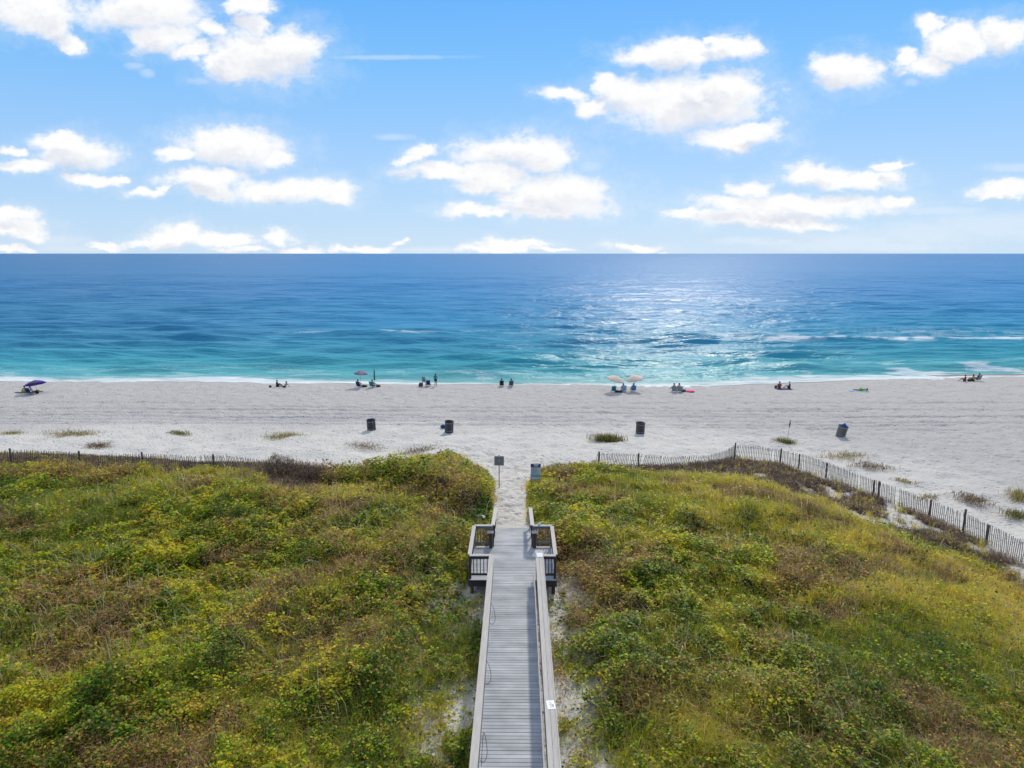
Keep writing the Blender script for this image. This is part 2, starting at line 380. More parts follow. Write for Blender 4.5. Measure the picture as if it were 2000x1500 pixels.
def mixc(f, a, c, nodes=None, links=None):
    nodes = nodes or n; links = links or l
    x = nodes.new('ShaderNodeMixRGB')
    links.new(f, x.inputs[0]) if not isinstance(f, float) else setattr(x.inputs[0], 'default_value', f)
    for i, v in ((1, a), (2, c)):
        if isinstance(v, tuple): x.inputs[i].default_value = (*v, 1)
        else: links.new(v, x.inputs[i])
    return x.outputs[0]
fine = noise(geo.outputs['Position'], 5.0, 6, .65, n, l)
mid = noise(geo.outputs['Position'], .7, 4, .6, n, l)
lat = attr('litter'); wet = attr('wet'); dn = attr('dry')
sand = mixc(dn.outputs['Fac'], (.53, .508, .488), (.70, .675, .63))
sand = mixc(M('MULTIPLY', M('SUBTRACT', fine.outputs['Fac'], .35, nodes=n, links=l), 1.2, nodes=n, links=l, clamp=True), mixc(M('MULTIPLY', mid.outputs['Fac'], .5, nodes=n, links=l), sand, (.43, .41, .395)), sand)
sand = mixc(wet.outputs['Fac'], sand, (.30, .27, .25))
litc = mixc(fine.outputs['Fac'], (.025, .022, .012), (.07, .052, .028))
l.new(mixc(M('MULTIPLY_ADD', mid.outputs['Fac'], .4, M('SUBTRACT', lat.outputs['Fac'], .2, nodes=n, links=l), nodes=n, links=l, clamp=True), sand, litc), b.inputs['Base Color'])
vor = n.new('ShaderNodeTexVoronoi'); vor.inputs['Scale'].default_value = 2.3; l.new(geo.outputs['Position'], vor.inputs['Vector'])
vs = M('SMOOTH_MIN', vor.outputs['Distance'], .32, .1, nodes=n, links=l)
hgt = M('ADD', M('MULTIPLY', vs, 1.0, nodes=n, links=l), M('MULTIPLY', fine.outputs['Fac'], .35, nodes=n, links=l), nodes=n, links=l)
bp = n.new('ShaderNodeBump'); bp.inputs['Distance'].default_value = .5; bp.inputs['Strength'].default_value = .9
l.new(hgt, bp.inputs['Height']); l.new(bp.outputs[0], b.inputs['Normal'])
wetv = (1-sstep(s+1.2*(vn(X*.15, X*0, 55)-.5), 1.0, 3.0))
dry = 1-sstep(-d+14*(fbm(X*.08, Y*.08, 57, 3)-.5)+3*(fbm(X*.6, Y*.6, 58, 3)-.5), 5, 17)
np_mesh('beach_ground', np.stack([X, Y, zz], -1).reshape(-1, 3), Q, gm, smooth=True, attrs={'litter': lit, 'wet': wetv, 'dry': dry})['kind'] = 'structure'

# ------------------------------------------------------------------ sea
nu, nt = 900, 1150
tt = np.linspace(0, 1, nt); Yr = 84*(70000/84.)**(tt**1.55)
u = np.linspace(-1, 1, nu); wd = 1.25*Yr[:, None]+30
X = wd*(.6*u+.4*u**3)[None, :]; Y = np.repeat(Yr[:, None], nu, 1)
s = Y-shoreY(X)
dY = np.gradient(Yr)[:, None]
ZW = np.zeros_like(X); r2 = np.random.default_rng(5)
wx = X+8*(fbm(X*.03, Y*.03, 101, 3)-.5); wy = Y+6*(fbm(X*.02, Y*.05, 102, 3)-.5)
for k in range(46):
    lam = 2.0*(14/2.0)**r2.random(); a = r2.normal(0, .15)+R(2); kx, ky = math.sin(a)*2*math.pi/lam, math.cos(a)*2*math.pi/lam
    env = vn(X/(lam*6.5)+k*3.1, Y/(lam*2.6)-k, 200+k)**1.4*1.35
    ph = kx*wx+ky*wy+r2.random()*7
    A = .0165*lam**.8*sstep(lam/(dY+1e-6), 2.2, 5)
    ZW += A*env*((np.exp(1.3*np.sin(ph+.35*np.cos(ph)))-1.5)*.75)
ZW *= sstep(s, 0, 14)*.85+.15
foam = np.zeros_like(X)
SW = [(500,629,50,.55,2.2),(320,646,60,.3,2),(110,683,70,.5,2),(690,658,170,.55,2.4),(760,690,120,.3,2),(400,695,55,.45,1.8),(640,711,90,.5,2),(1090,706,130,.7,2.2),(560,722,90,.45,1.8),(880,712,160,.4,1.9),(60,668,120,.35,2.2),(1000,640,150,.35,2.6),(380,665,140,.35,2.2),(1150,672,110,.35,2.2),(300,728,120,.35,1.6),
      (1480,716,40,.45,1.8),(1580,722,60,.5,1.8),(1800,720,210,.75,2.4),(1750,670,280,.6,2.6),(1340,662,50,.5,2.2),(1440,690,40,.4,2),(900,735,170,.3,1.4),(230,660,100,.25,2),(930,622,120,.2,2.5),(1100,690,60,.25,2),
      (1540,632,40,.3,2),(1900,645,120,.25,2),(1150,612,70,.22,2.4),(600,608,120,.2,2.6),(200,610,120,.2,2.6),(560,590,80,.2,3),(1240,735,80,.22,1.2),(2050,712,80,.5,2)]
for px, py, w, A, wl_ in SW:
    A *= 1.3; x0, y0 = at(px, py, 0); L = w/FPX*y0*1.15
    yc = y0+1.6*(fbm(X*.09, X*0+py, 301, 3)-.5)*2+.02*(X-x0)
    q = (Y-yc)/wl_; e = np.exp(-((X-x0)/L)**2)
    A = A*(.6+.8*vn(X*.12, X*0+py*.3, 305))
    ZW += A*e*(np.exp(-q*q)*(1-.5*np.tanh(1.4*q)*-1)-.35*np.exp(-((q+1.7)/1.1)**2))
def foamline(px, py, w, thick, amt, back=3.0):
    x0, y0 = at(px, py, 0); L = w/FPX*y0*1.1
    yc = y0+1.6*(fbm(X*.09, X*0+py, 301, 3)-.5)*2+.02*(X-x0)+.6
    q = (Y-yc); e = np.exp(-(np.abs(X-x0)/L)**4)
    return amt*e*np.where(q < 0, np.exp(-(q/thick)**2), np.exp(-(q/back)**2))*sstep(fbm(X*.5, Y*.5, 77, 4), .3, .62)
for a in [(1750,670,280,.8,1.2,7.0),(1520,665,80,.8,.9,5),(690,657,130,.7,.8,4.5),(960,655,90,1,.5,4),(1480,714,22,.6,1.0,2),(1340,660,50,.8,.7,3.5),(1860,655,140,2,.4,6),(1400,690,90,2,.3,6)]:
    foam = np.maximum(foam, foamline(*a))
swash = (s > -4)*(1-sstep(s+3.0*(fbm(X*.11, Y*.2, 62, 4)-.5)*2+.8*(vn(X*.7, Y*.7, 66)-.5)+1.2*np.exp(-((X-4)/16)**2), .6, 3.4))*(.62+.38*vn(X*.3, Y*.8, 67))
lace = .55*(1-sstep(s, 2, 13))*sstep(fbm(X*.22, Y*.75, 63, 4), .5, .66)*sstep(s, .5, 2)
rightf = sstep(X, 18, 34)
lace = lace*(.55+.9*rightf)
foam = np.clip(np.maximum(foam, np.maximum(swash, lace)), 0, 1)
# colour of the water itself: turquoise over the sandbars, blue in the deep
dep = np.clip(s, 0, 1e6); big = fbm(X*.012, Y*.03, 64, 3)
f1 = np.interp(dep*(.75+.5*big), [0, 5, 16, 34, 80, 220, 1600], [0, .12, .3, .5, .72, .9, 1.0])
stops = np.array([0, .12, .3, .5, .72, .9, 1.0])
cs = np.array([(.24, .44, .42), (.12, .43, .46), (.065, .37, .44), (.06, .32, .45), (.06, .28, .49), (.07, .26, .51), (.09, .25, .50)])
C = np.stack([np.interp(f1, stops, cs[:, i]) for i in range(3)], -1)
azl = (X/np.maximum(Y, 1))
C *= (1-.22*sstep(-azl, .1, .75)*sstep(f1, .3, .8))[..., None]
Z = ZW+.03; zbs = np.interp(-s, [-12, 0, 3], [-.7, 0, .38]); Z = np.where(s < 0, zbs+.05-.05*(-s)/(.5+1.6*vn(X*.12, X*0, 88)+.3*vn(X*.6, X*0, 89)), Z)
ii = np.arange(nt*nu).reshape(nt, nu)
Q = np.stack([ii[:-1, :-1], ii[:-1, 1:], ii[1:, 1:], ii[1:, :-1]], -1).reshape(-1, 4)
wm = bpy.data.materials.new('sea_water'); wm.use_nodes = True; t = wm.node_tree; n = t.nodes; l = t.links
b = n['Principled BSDF']; b.inputs['IOR'].default_value = 1.33; b.inputs['Specular IOR Level'].default_value = .17
ca = attr('col'); fa = attr('foam'); ra = attr('rgh')
geo = n.new('ShaderNodeNewGeometry')
mp = n.new('ShaderNodeMapping'); mp.inputs['Scale'].default_value = (.38, 1.15, 1); l.new(geo.outputs['Position'], mp.inputs[0])
w1 = noise(mp.outputs[0], 1.1, 4, .6, n, l, 0); w2 = noise(mp.outputs[0], .28, 4, .6, n, l, 0); w3 = noise(mp.outputs[0], .05, 4, .65, n, l, .2)
fz = noise(geo.outputs['Position'], 3.0, 5, .7, n, l)
ff = M('MULTIPLY_ADD', M('SUBTRACT', fz.outputs['Fac'], .5, nodes=n, links=l), M('MULTIPLY_ADD', fa.outputs['Fac'], -1.2, 1.4, nodes=n, links=l), fa.outputs['Fac'], nodes=n, links=l)
ff = M('MULTIPLY', ff, M('GREATER_THAN', fa.outputs['Fac'], .03, nodes=n, links=l), nodes=n, links=l, clamp=True)
streak = mixc(M('MULTIPLY', M('SUBTRACT', w3.outputs['Fac'], .4, nodes=n, links=l), 1.5, nodes=n, links=l, clamp=True), ca.outputs['Color'], mixc(.25, ca.outputs['Color'], (.015, .11, .24)))
mp2 = n.new('ShaderNodeMapping'); mp2.inputs['Scale'].default_value = (.0016, .012, 1); l.new(geo.outputs['Position'], mp2.inputs[0])
w4 = noise(mp2.outputs[0], 1.0, 7, .75, n, l, .3)
streak = mixc(M('MULTIPLY', M('SUBTRACT', w4.outputs['Fac'], .46, nodes=n, links=l), 3.0, nodes=n, links=l, clamp=True), streak, mixc(.35, streak, (.02, .09, .26)))
l.new(mixc(ff, streak, (.74, .78, .80)), b.inputs['Base Color'])
l.new(M('MULTIPLY_ADD', ff, .5, ra.outputs['Fac'], nodes=n, links=l, clamp=True), b.inputs['Roughness'])
df = n.new('ShaderNodeBsdfDiffuse'); l.new(mixc(ff, streak, (.74, .78, .80)), df.inputs[0]); ms = n.new('ShaderNodeMixShader'); ms.inputs[0].default_value = .50
l.new(b.outputs[0], ms.inputs[1]); l.new(df.outputs[0], ms.inputs[2]); l.new(ms.outputs[0], n['Material Output'].inputs[0])
h = M('ADD', M('MULTIPLY', w1.outputs['Fac'], .30, nodes=n, links=l), M('ADD', M('MULTIPLY', w2.outputs['Fac'], .75, nodes=n, links=l), M('MULTIPLY', w3.outputs['Fac'], 2.6, nodes=n, links=l), nodes=n, links=l), nodes=n, links=l)
bp = n.new('ShaderNodeBump'); bp.inputs['Distance'].default_value = .85; bp.inputs['Strength'].default_value = 1.0
l.new(h, bp.inputs['Height']); l.new(bp.outputs[0], b.inputs['Normal']); l.new(bp.outputs[0], df.inputs['Normal'])
rgh = np.interp(Y, [90, 200, 600, 3000, 20000], [.26, .28, .30, .30, .30])
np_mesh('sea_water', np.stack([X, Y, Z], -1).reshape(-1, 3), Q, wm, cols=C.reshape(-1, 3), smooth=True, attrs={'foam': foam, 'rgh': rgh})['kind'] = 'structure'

# ------------------------------------------------------------------ plants
def leaf_mat(name, trans=.35):
    m = bpy.data.materials.new(name); m.use_nodes = True; t = m.node_tree; n = t.nodes; l = t.links
    b = n['Principled BSDF']; b.inputs['Roughness'].default_value = .55; b.inputs['Specular IOR Level'].default_value = .25
    a = n.new('ShaderNodeAttribute'); a.attribute_name = 'col'
    l.new(a.outputs['Color'], b.inputs['Base Color'])
    tr = n.new('ShaderNodeBsdfTranslucent'); hs = n.new('ShaderNodeHueSaturation'); hs.inputs['Saturation'].default_value = 1.1; hs.inputs['Value'].default_value = 1.3
    l.new(a.outputs['Color'], hs.inputs['Color']); l.new(hs.outputs[0], tr.inputs[0])
    mx = n.new('ShaderNodeMixShader'); mx.inputs[0].default_value = trans
    l.new(b.outputs[0], mx.inputs[1]); l.new(tr.outputs[0], mx.inputs[2]); l.new(mx.outputs[0], n['Material Output'].inputs[0])
    return m
LEAF = leaf_mat('vine_leaf', .45); BLADE = leaf_mat('grass_blade', .45); TWIG = leaf_mat('dry_twig', .1)
def palette(sel, pal):
    pal = np.array(pal); k = np.clip((sel*len(pal)), 0, len(pal)-1e-4); i = k.astype(int); j = np.minimum(i+1, len(pal)-1); f = (k-i)[:, None]
    return pal[i]*(1-f)+pal[j]*f
def scatter(nn, y0, y1, seed, pw=-.5):
    g = np.random.default_rng(seed); q = pw+1
    y = (y0**q+g.random(nn)*(y1**q-y0**q))**(1/q); x = (g.random(nn)*2-1)*(.80*y+4.5)
    return x, y, g
def mix_fields(x, y):
    """where vines, grass and dead growth dominate (0..1 each)"""
    v = fbm(x*.22, y*.22, 401, 4); far = sstep(y, 27, 42); sideR = sstep(x, 4, 15)
    grass = .26+.45*far+.55*sideR*sstep(y, 17, 26)+1.9*(v-.5)+.35*(fbm(x*.9, y*.9, 402, 2)-.5)
    rd = seg_dist(x, y, RIDGE); grass = grass-.9*np.exp(-(rd/1.3)**2)
    dead = sstep(fbm(x*.30, y*.30, 403, 3)+.12*(fbm(x*1.4, y*1.4, 404, 2)-.5)+.05*far*(x < 0), .55, .68)
    for px, py, r, a in [(660,1260,2.2,.9),(560,1300,1.6,.6),(130,1180,2.2,.5),(1600,1400,1.4,.5),(620,960,5,.35),(1330,1370,1.2,.5),(1560,1450,2,.4),(760,1080,2.2,.4)]:
        bx, by = at(px, py, 3.7); e = np.exp(-((x-bx)**2+(y-by)**2)/r**2); dead = np.maximum(dead, a*e)
    return np.clip(grass, 0, 1), np.clip(dead, 0, 1)

def leaves(name, nn, seed):
    x, y, g = scatter(nn, 12.5, 57, seed)
    z, s, d, cov, can, brush, patchy, rd = veg_at(x, y); gr, dd = mix_fields(x, y)
    p = cov*(1-.93*gr)*(1-.45*dd)*(1-.95*brush)
    clump = sstep(fbm(x*2.2, y*2.2, 411, 2), .26, .5); p *= .25+.75*clump
    k = g.random(len(x)) < p; x, y, z, can, gr, dd, rd = (a[k] for a in (x, y, z, can, gr, dd, rd)); m = len(x)
    lod = (y/17)**.62
    sz = g.uniform(.026, .056, m)*lod
    bumpy = .36*sstep(fbm(x*2.3, y*2.3, 415, 2), .3, .7)+.12*vn(x*6, y*6, 416)
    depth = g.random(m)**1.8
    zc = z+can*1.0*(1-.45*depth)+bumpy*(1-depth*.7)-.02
    # leaf frames
    th = g.uniform(0, 2*np.pi, m); tilt = np.abs(g.normal(0, .55, m)); ta = g.uniform(0, 2*np.pi, m)
    nx, ny, nz = np.sin(tilt)*np.cos(ta), np.sin(tilt)*np.sin(ta), np.cos(tilt); Nn = np.stack([nx, ny, nz], -1)
    a = np.stack([np.cos(th), np.sin(th), np.zeros(m)], -1); a -= Nn*(a*Nn).sum(-1, keepdims=True); a /= np.linalg.norm(a, axis=1, keepdims=True)
    bb = np.cross(Nn, a); P = np.stack([x, y, zc], -1)
    V = np.stack([P-a*sz[:, None]*1.1, P+bb*sz[:, None]*.75, P+a*sz[:, None]*1.25, P-bb*sz[:, None]*.75], 1).reshape(-1, 3)
    pn = fbm(x*.9, y*.9, 420, 3)-.5; pn2 = fbm(x*.25, y*.25, 421, 3)-.5
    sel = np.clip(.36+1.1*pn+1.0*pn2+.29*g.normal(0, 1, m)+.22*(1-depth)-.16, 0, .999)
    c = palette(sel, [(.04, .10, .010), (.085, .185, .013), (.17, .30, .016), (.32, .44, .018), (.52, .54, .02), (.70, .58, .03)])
    yl = g.random(m) < (.045+.26*sstep(fbm(x*.7, y*.7, 430, 3), .54, .68)); c[yl] = palette(g.random(yl.sum()), [(.50, .38, .03), (.48, .24, .03), (.30, .10, .025), (.45, .36, .14)])
    br = g.random(m) < .08+.45*dd; c[br] = palette(g.random(br.sum()), [(.15, .07, .02), (.32, .16, .04), (.46, .27, .08)])
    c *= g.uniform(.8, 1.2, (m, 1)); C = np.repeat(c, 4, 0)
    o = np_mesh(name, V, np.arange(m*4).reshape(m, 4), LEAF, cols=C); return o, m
def blades_geo(x, y, z, L, w, az, lean, c, g):
    m = len(x); dx = np.stack([np.cos(az), np.sin(az), np.zeros(m)], -1); side = np.stack([-np.sin(az), np.cos(az), np.zeros(m)], -1)
    up = np.array([0, 0, 1.]); P0 = np.stack([x, y, z], -1); L_ = L[:, None]; ln = lean[:, None]
    P1 = P0+L_*(.45*ln*dx*.7+up*.52*np.sqrt(np.clip(1-ln**2*.3, .2, 1)))
    P2 = P1+L_*(.55*dx*(.3+.9*ln)+up*(.40-.62*ln**1.5))
    tw = side*np.cos(g.uniform(-.9, .9, m))[:, None]+up*np.sin(g.uniform(-.9, .9, m))[:, None]*.6
    w_ = w[:, None]
    V = np.stack([P0-tw*w_*.5, P0+tw*w_*.5, P1+tw*w_*.5, P1-tw*w_*.5, P2+tw*w_*.14, P2-tw*w_*.14], 1).reshape(-1, 3)
    base = np.arange(m)[:, None]*6; Qd = np.concatenate([base+np.array([[0, 1, 2, 3]]), base+np.array([[3, 2, 4, 5]])], 0)
    return V, Qd, np.repeat(c, 6, 0)
GRASS_PAL = [(.07, .13, .022), (.14, .22, .028), (.27, .34, .035), (.45, .46, .045), (.64, .55, .07), (.75, .62, .15)]
def grass(name, ntuft, per, seed):
    x, y, g = scatter(ntuft, 12.5, 58, seed)
    z, s, d, cov, can, brush, patchy, rd = veg_at(x, y); gr, dd = mix_fields(x, y)
    p = cov*(.08+.92*gr)*(1-.9*brush)*(1-.35*dd)
    k = g.random(len(x)) < p; x, y, z, can, gr, dd = (a[k] for a in (x, y, z, can, gr, dd)); m = len(x)
    tl = g.uniform(.32, .62, m)*(.7+.7*fbm(x*.5, y*.5, 451, 2)); waz = g.uniform(0, 2*np.pi, m)
    pn = fbm(x*.4, y*.4, 452, 3)-.5; pn2 = fbm(x*.13, y*.13, 453, 2)-.5
    sel = .45+.9*pn+.5*pn2+.30*sstep(x, 5, 14)*sstep(y, 18, 28)+.30*sstep(y, 38, 46)*(x < 0)+g.normal(0, .10, m)
    rep = lambda a: np.repeat(a, per)
    X_, Y_, Z_, T_, A_, S_, D_ = map(rep, (x, y, z+can*.62, tl, waz, sel, dd)); M_ = len(X_)
    rr = np.sqrt(g.random(M_))*.16; ra = g.uniform(0, 2*np.pi, M_)
    X_ = X_+rr*np.cos(ra); Y_ = Y_+rr*np.sin(ra)
    az = np.where(g.random(M_) < .55, ra+g.normal(0, .5, M_), A_+g.normal(0, .7, M_))
    L = T_*g.uniform(.6, 1.25, M_); lod = (Y_/17)**.75; w = g.uniform(.007, .014, M_)*lod
    lean = np.clip(g.normal(.5, .26, M_), .05, 1.0)
    c = palette(np.clip(S_+g.normal(0, .13, M_), 0, .999), GRASS_PAL)
    br = g.random(M_) < (.16+.55*D_); c[br] = palette(g.random(br.sum()), [(.16, .10, .06), (.28, .19, .11), (.42, .31, .19)])
    V, Qd, C = blades_geo(X_, Y_, Z_, L, w, az, lean, c, g); return np_mesh(name, V, Qd, BLADE, cols=C), M_
def dead_growth(name, nn, seed, only_brush):
    x, y, g = scatter(nn, 12.5, 58, seed, pw=.4 if only_brush else -.5)
    if only_brush:
        k = ((x > 2) & (y > 24) & (x > 2)) | ((x < -12) & (y > 40)); x, y = x[k], y[k]
    z, s, d, cov, can, brush, patchy, rd = veg_at(x, y); gr, dd = mix_fields(x, y)
    p = cov*brush*np.where(x > 0, .03+.97*sstep(fbm(x*.7, y*.7, 461, 3), .35, .45), 1) if only_brush else cov*(1-brush)*np.clip(.08+.9*dd, 0, 1)
    k = g.random(len(x)) < p; x, y, z, can = (a[k] for a in (x, y, z, can)); m = len(x)
    L = g.uniform(.18, .5, m); lod = (y/17)**.7; w = g.uniform(.007, .014, m)*lod
    pal = [(.075, .042, .030), (.14, .085, .058), (.21, .14, .10), (.30, .215, .14)] if only_brush else [(.20, .10, .04), (.36, .20, .085), (.50, .31, .15), (.62, .44, .23)]
    c = palette(np.clip(g.random(m)*.7+.7*(fbm(x*.7, y*.7, 462, 2)-.4), 0, .999), pal)
    V, Qd, C = blades_geo(x, y, z+can*(.45+.6*g.random(m)), L, w, g.uniform(0, 2*np.pi, m), np.clip(g.normal(.65, .3, m), .05, 1.1), c, g)
    return np_mesh(name, V, Qd, TWIG, cols=C), m
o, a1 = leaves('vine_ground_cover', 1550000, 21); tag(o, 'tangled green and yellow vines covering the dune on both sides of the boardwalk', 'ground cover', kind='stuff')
o, a2 = grass('dune_grass', 88000, 14, 22); tag(o, 'green and straw coloured long grass growing over the dune', 'grass', kind='stuff')
o, a3 = dead_growth('dead_grass', 300000, 23, False); tag(o, 'brown withered stems scattered among the dune vines', 'dead grass', kind='stuff')
x, y, g = scatter(9000, 12.5, 50, 31); z, s_, d_, cov, can, br_, pa_, rd_ = veg_at(x, y); k = (cov > .8) & (fbm(x*.3, y*.3, 470, 3) > .5) & (br_ < .5); x, y, z, can = x[k], y[k], z[k], can[k]; m = len(x)
V, Qd, C = blades_geo(x, y, z+can*.6, g.uniform(.7, 1.35, m), g.uniform(.012, .02, m)*(y/17)**.6, g.normal(2.6, .9, m), np.clip(g.normal(.55, .2, m), .1, .95), palette(g.random(m), [(.40, .30, .14), (.62, .50, .27), (.70, .60, .38)]), g)
tag(np_mesh('seed_stalks', V, Qd, BLADE, cols=C), 'long pale bent seed stalks standing above the dune plants', 'grass stalks', kind='stuff')
o, a4 = dead_growth('dry_brush', 1300000, 24, True); tag(o, 'dark brown dry brush in the strip just inside the picket fences', 'brush', kind='stuff')
print('plants', a1, a2, a3, a4)

def clump(px, py, w, dpt, hgt, nb, label, pal, seed, stalk=False, flat=False):
    """one separate tussock on the open sand"""
    x0, y0, z0 = hit(px, py); g = np.random.default_rng(seed); L_ = w/FPX*math.hypot(y0, 17)
    m = nb; x = g.normal(0, L_*.30, m); y = g.normal(0, dpt*.4, m)
    sk = g.random()-.5; skew = (x/L_)*sk*dpt*2; y = y+skew
    
    zz_ = np.array([gz(x0+a, y0+b_) for a, b_ in zip(x[::8], y[::8])]); zz_ = np.repeat(zz_, 8)[:m]-z0
    L = g.uniform(.5, 1.1, m)*hgt
    c = palette(g.random(m), pal)
    x = np.clip(x, -L_*.8, L_*.8); y = np.clip(y, skew[:len(y)].min()-dpt*.8, skew.max()+dpt*.8); k_ = np.linspace(-1, 1, 12)*L_*.75; rx = x0+k_; ry = y0+k_*(skew.sum()*0+sk)*dpt*2/L_
    V, Qd, C = blades_geo(x, y, zz_+.02, L, g.uniform(.02, .04, m), g.uniform(0, 6.28, m), np.clip(g.normal(.85 if flat else .45, .25, m), .05, 1.1), c, g)
    rz_ = np.array([gz(a, b_) for a, b_ in zip(rx, ry)])-z0+.03   # the creeping rootstock the blades grow from
    RV = np.stack([np.stack([rx-x0, ry-y0-.025, rz_], -1), np.stack([rx-x0, ry-y0+.025, rz_+.01], -1)], 1).reshape(-1, 3)
    kk = np.arange(11)[:, None]*2+len(V); Qd = np.concatenate([Qd, kk+np.array([[0, 1, 3, 2]])]); V = np.concatenate([V, RV]); C = np.concatenate([C, np.tile(np.array([[.12, .08, .05]]), (24, 1))])
    o = np_mesh('beach_grass_clump', V, Qd, BLADE, cols=C); o.location = (x0, y0, z0)
    tag(o, label, 'grass clump', 'grass clumps on the open sand')
    if stalk:
        b = MB(); b.tube([(.25, 0, 0), (.33, 0, .9), (.38, 0, 1.9)], [.022, .016, .01], 6).build('stalk', mat('stalk', (.3, .26, .14)), o)
        b = MB(); b.tube([(.375, 0, 1.45), (.40, 0, 1.75), (.42, .0, 2.15)], [.03, .07, .02], 6).build('seed_head', mat('seed_head', (.16, .11, .07)), o)
TAN = [(.12, .08, .04), (.25, .18, .08), (.38, .30, .14), (.30, .28, .08)]
GRN = [(.05, .06, .02), (.10, .12, .025), (.18, .18, .04), (.28, .24, .09)]
DRK = [(.07, .05, .03), (.14, .10, .06), (.22, .15, .08)]
CL = [(20,850,40,1.2,.35,500,'low tan grass patch at the left edge of the photo on white sand',TAN),
 (145,850,95,1.8,.36,900,'widest yellow green grass patch on the sand left of the bins',TAN),
 (190,872,42,1.4,.4,420,'dark brown dry patch below the widest grass patch',DRK),
 (350,848,40,.8,.35,350,'small olive grass patch on bare white sand above the left fence',GRN),
 (558,855,62,1.6,.42,650,'slanting golden straw patch between the left fence and the beach',TAN),
 (715,872,60,1.8,.25,500,'brown runner patch on the sand in front of the leftmost bin',DRK),
 (815,882,66,1.8,.3,520,'sparse brown creeping patch beside the bushy dune point',DRK),
 (1186,862,48,.9,.85,900,'dense olive tussock standing alone on sand right of the path',GRN),
 (1531,866,32,.8,.6,420,'small green tussock with one tall seed stalk near the fence corner',GRN),
 (1650,892,80,1.2,.35,420,'straw runner just beyond the fence at its corner',TAN),
 (1700,912,60,1.4,.4,380,'longest brown and green runner along the outside of the right fence',DRK),
 (1768,942,32,.8,.3,160,'thin green shoots on open sand beyond the right fence',TAN),
 (1900,978,46,1.6,.45,420,'brown tussock beyond the fence near the right edge',DRK),
 (1990,972,46,1.2,.5,420,'tan tussock at the right edge of the photo',TAN),
 (1985,1010,40,1.0,.5,350,'olive tussock on sand in the lower right outside the fence',GRN),
 (1810,975,40,.8,.3,240,'dry tuft pressed against the outer face of the right fence',TAN)]
for i, a in enumerate(CL):
    clump(*a[:6], a[6], a[7], 700+i, stalk=(i == 8), flat=(a[7] is DRK))

# ------------------------------------------------------------------ materials for built things
M_deck = mat('deck_board', (.39, .405, .43), .75, .30, 1.3, .003, stretch=(.6, 1.2, 1), island=.13)
M_cap = mat('weathered_cap', (.47, .44, .41), .8, .14, 6, .003, stretch=(3, .3, 1), island=.08)
M_cap2 = mat('weathered_cap_cross', (.47, .44, .41), .8, .14, 6, .003, stretch=(.3, 3, 1), island=.08)
M_dark = mat('brown_stained_timber', (.075, .052, .042), .8, .2, 9, .002)
M_dark2 = mat('grey_brown_timber', (.20, .175, .15), .8, .2, 9, .002)
M_pick = mat('fence_picket', (.155, .118, .086), .9, .2, 12, .002, island=.35)
M_post = mat('fence_post', (.13, .10, .08), .9, .2, 12, .003)
M_wire = mat('fence_wire', (.2, .18, .16), .5, .1, 10, metallic=.6)
M_white = mat('white_plastic', (.8, .8, .8), .4, .04, 6)
M_metal = mat('galvanised_metal', (.35, .35, .36), .45, .1, 10, metallic=.5)
M_black = mat('black_cable', (.02, .02, .022), .5, .1, 10)
M_ink = mat('grey_ink', (.30, .36, .38), .7, .1, 10)

# ------------------------------------------------------------------ boardwalk
DZ = 4.0
BW = tag(empty('boardwalk', (0, 20, 3.2)), 'weathered grey plank boardwalk with railings leading over the dune to the beach', 'boardwalk')
def wpart(mb, name, m, parent):
    """mesh is modelled in world space; shift it under its parent"""
    o = mb.build(name, m); o.parent = parent
    p = parent; off = Vector((0, 0, 0))
    while p: off += p.location; p = p.parent
    o.data.transform(Matrix.Translation(-off)); return o
dk = MB(); y = 7.0; k = 0
while y < 31.15:
    w = .138; x0, x1 = (-1.12, .73) if y+w < 27.78 else (-2.1, 1.69)
    j = random.uniform(-.012, .012)
    dk.box(x0+j, x1+j, y, y+w, DZ-.035+random.uniform(-.003, .003), DZ+random.uniform(-.003, .003), bev=.004); y += w+.015; k += 1
wpart(dk, 'deck', M_deck, BW)
rp_ = MB(); ang = math.atan2(.42, 3.2)
for i in range(22):
    yy_ = 31.23+i*.147; zc = DZ-.02-(yy_-31.2)*.42/3.2
    rp_.box(-1.16, .71, yy_, yy_+.132, zc-.02, zc+.016, rot=Matrix.Rotation(-ang, 4, 'X'), bev=.004)
wpart(rp_, 'ramp', M_deck, BW)
fr = MB()
fr.box(-2.13, -1.13, 27.70, 27.74, 3.66, 3.985).box(.74, 1.72, 27.70, 27.74, 3.66, 3.985)
fr.box(-2.14, -2.10, 27.745, 31.25, 3.66, 3.985).box(1.70, 1.74, 27.745, 31.25, 3.66, 3.985)
fr.box(-1.16, -1.125, 7, 27.69, 3.70, 3.985).box(.735, .77, 7, 27.69, 3.70, 3.985)
fr.box(-2.1, -1.2, 31.21, 31.25, 3.66, 3.985).box(.74, 1.69, 31.21, 31.25, 3.66, 3.985)
wpart(fr, 'rim_joist', M_dark, BW)
for (x, y) in [(-2.0, 27.9), (1.6, 27.9), (-2.0, 31.0), (1.6, 31.0)]+[(sx, yy_) for yy_ in (10, 13.5, 17, 20.5, 24) for sx in (-1.0, .6)]:
    g0 = gz(x, y)-.4
    wpart(MB().box(x-.07, x+.07, y-.07, y+.07, g0, 3.95), 'support_post', M_dark, BW)
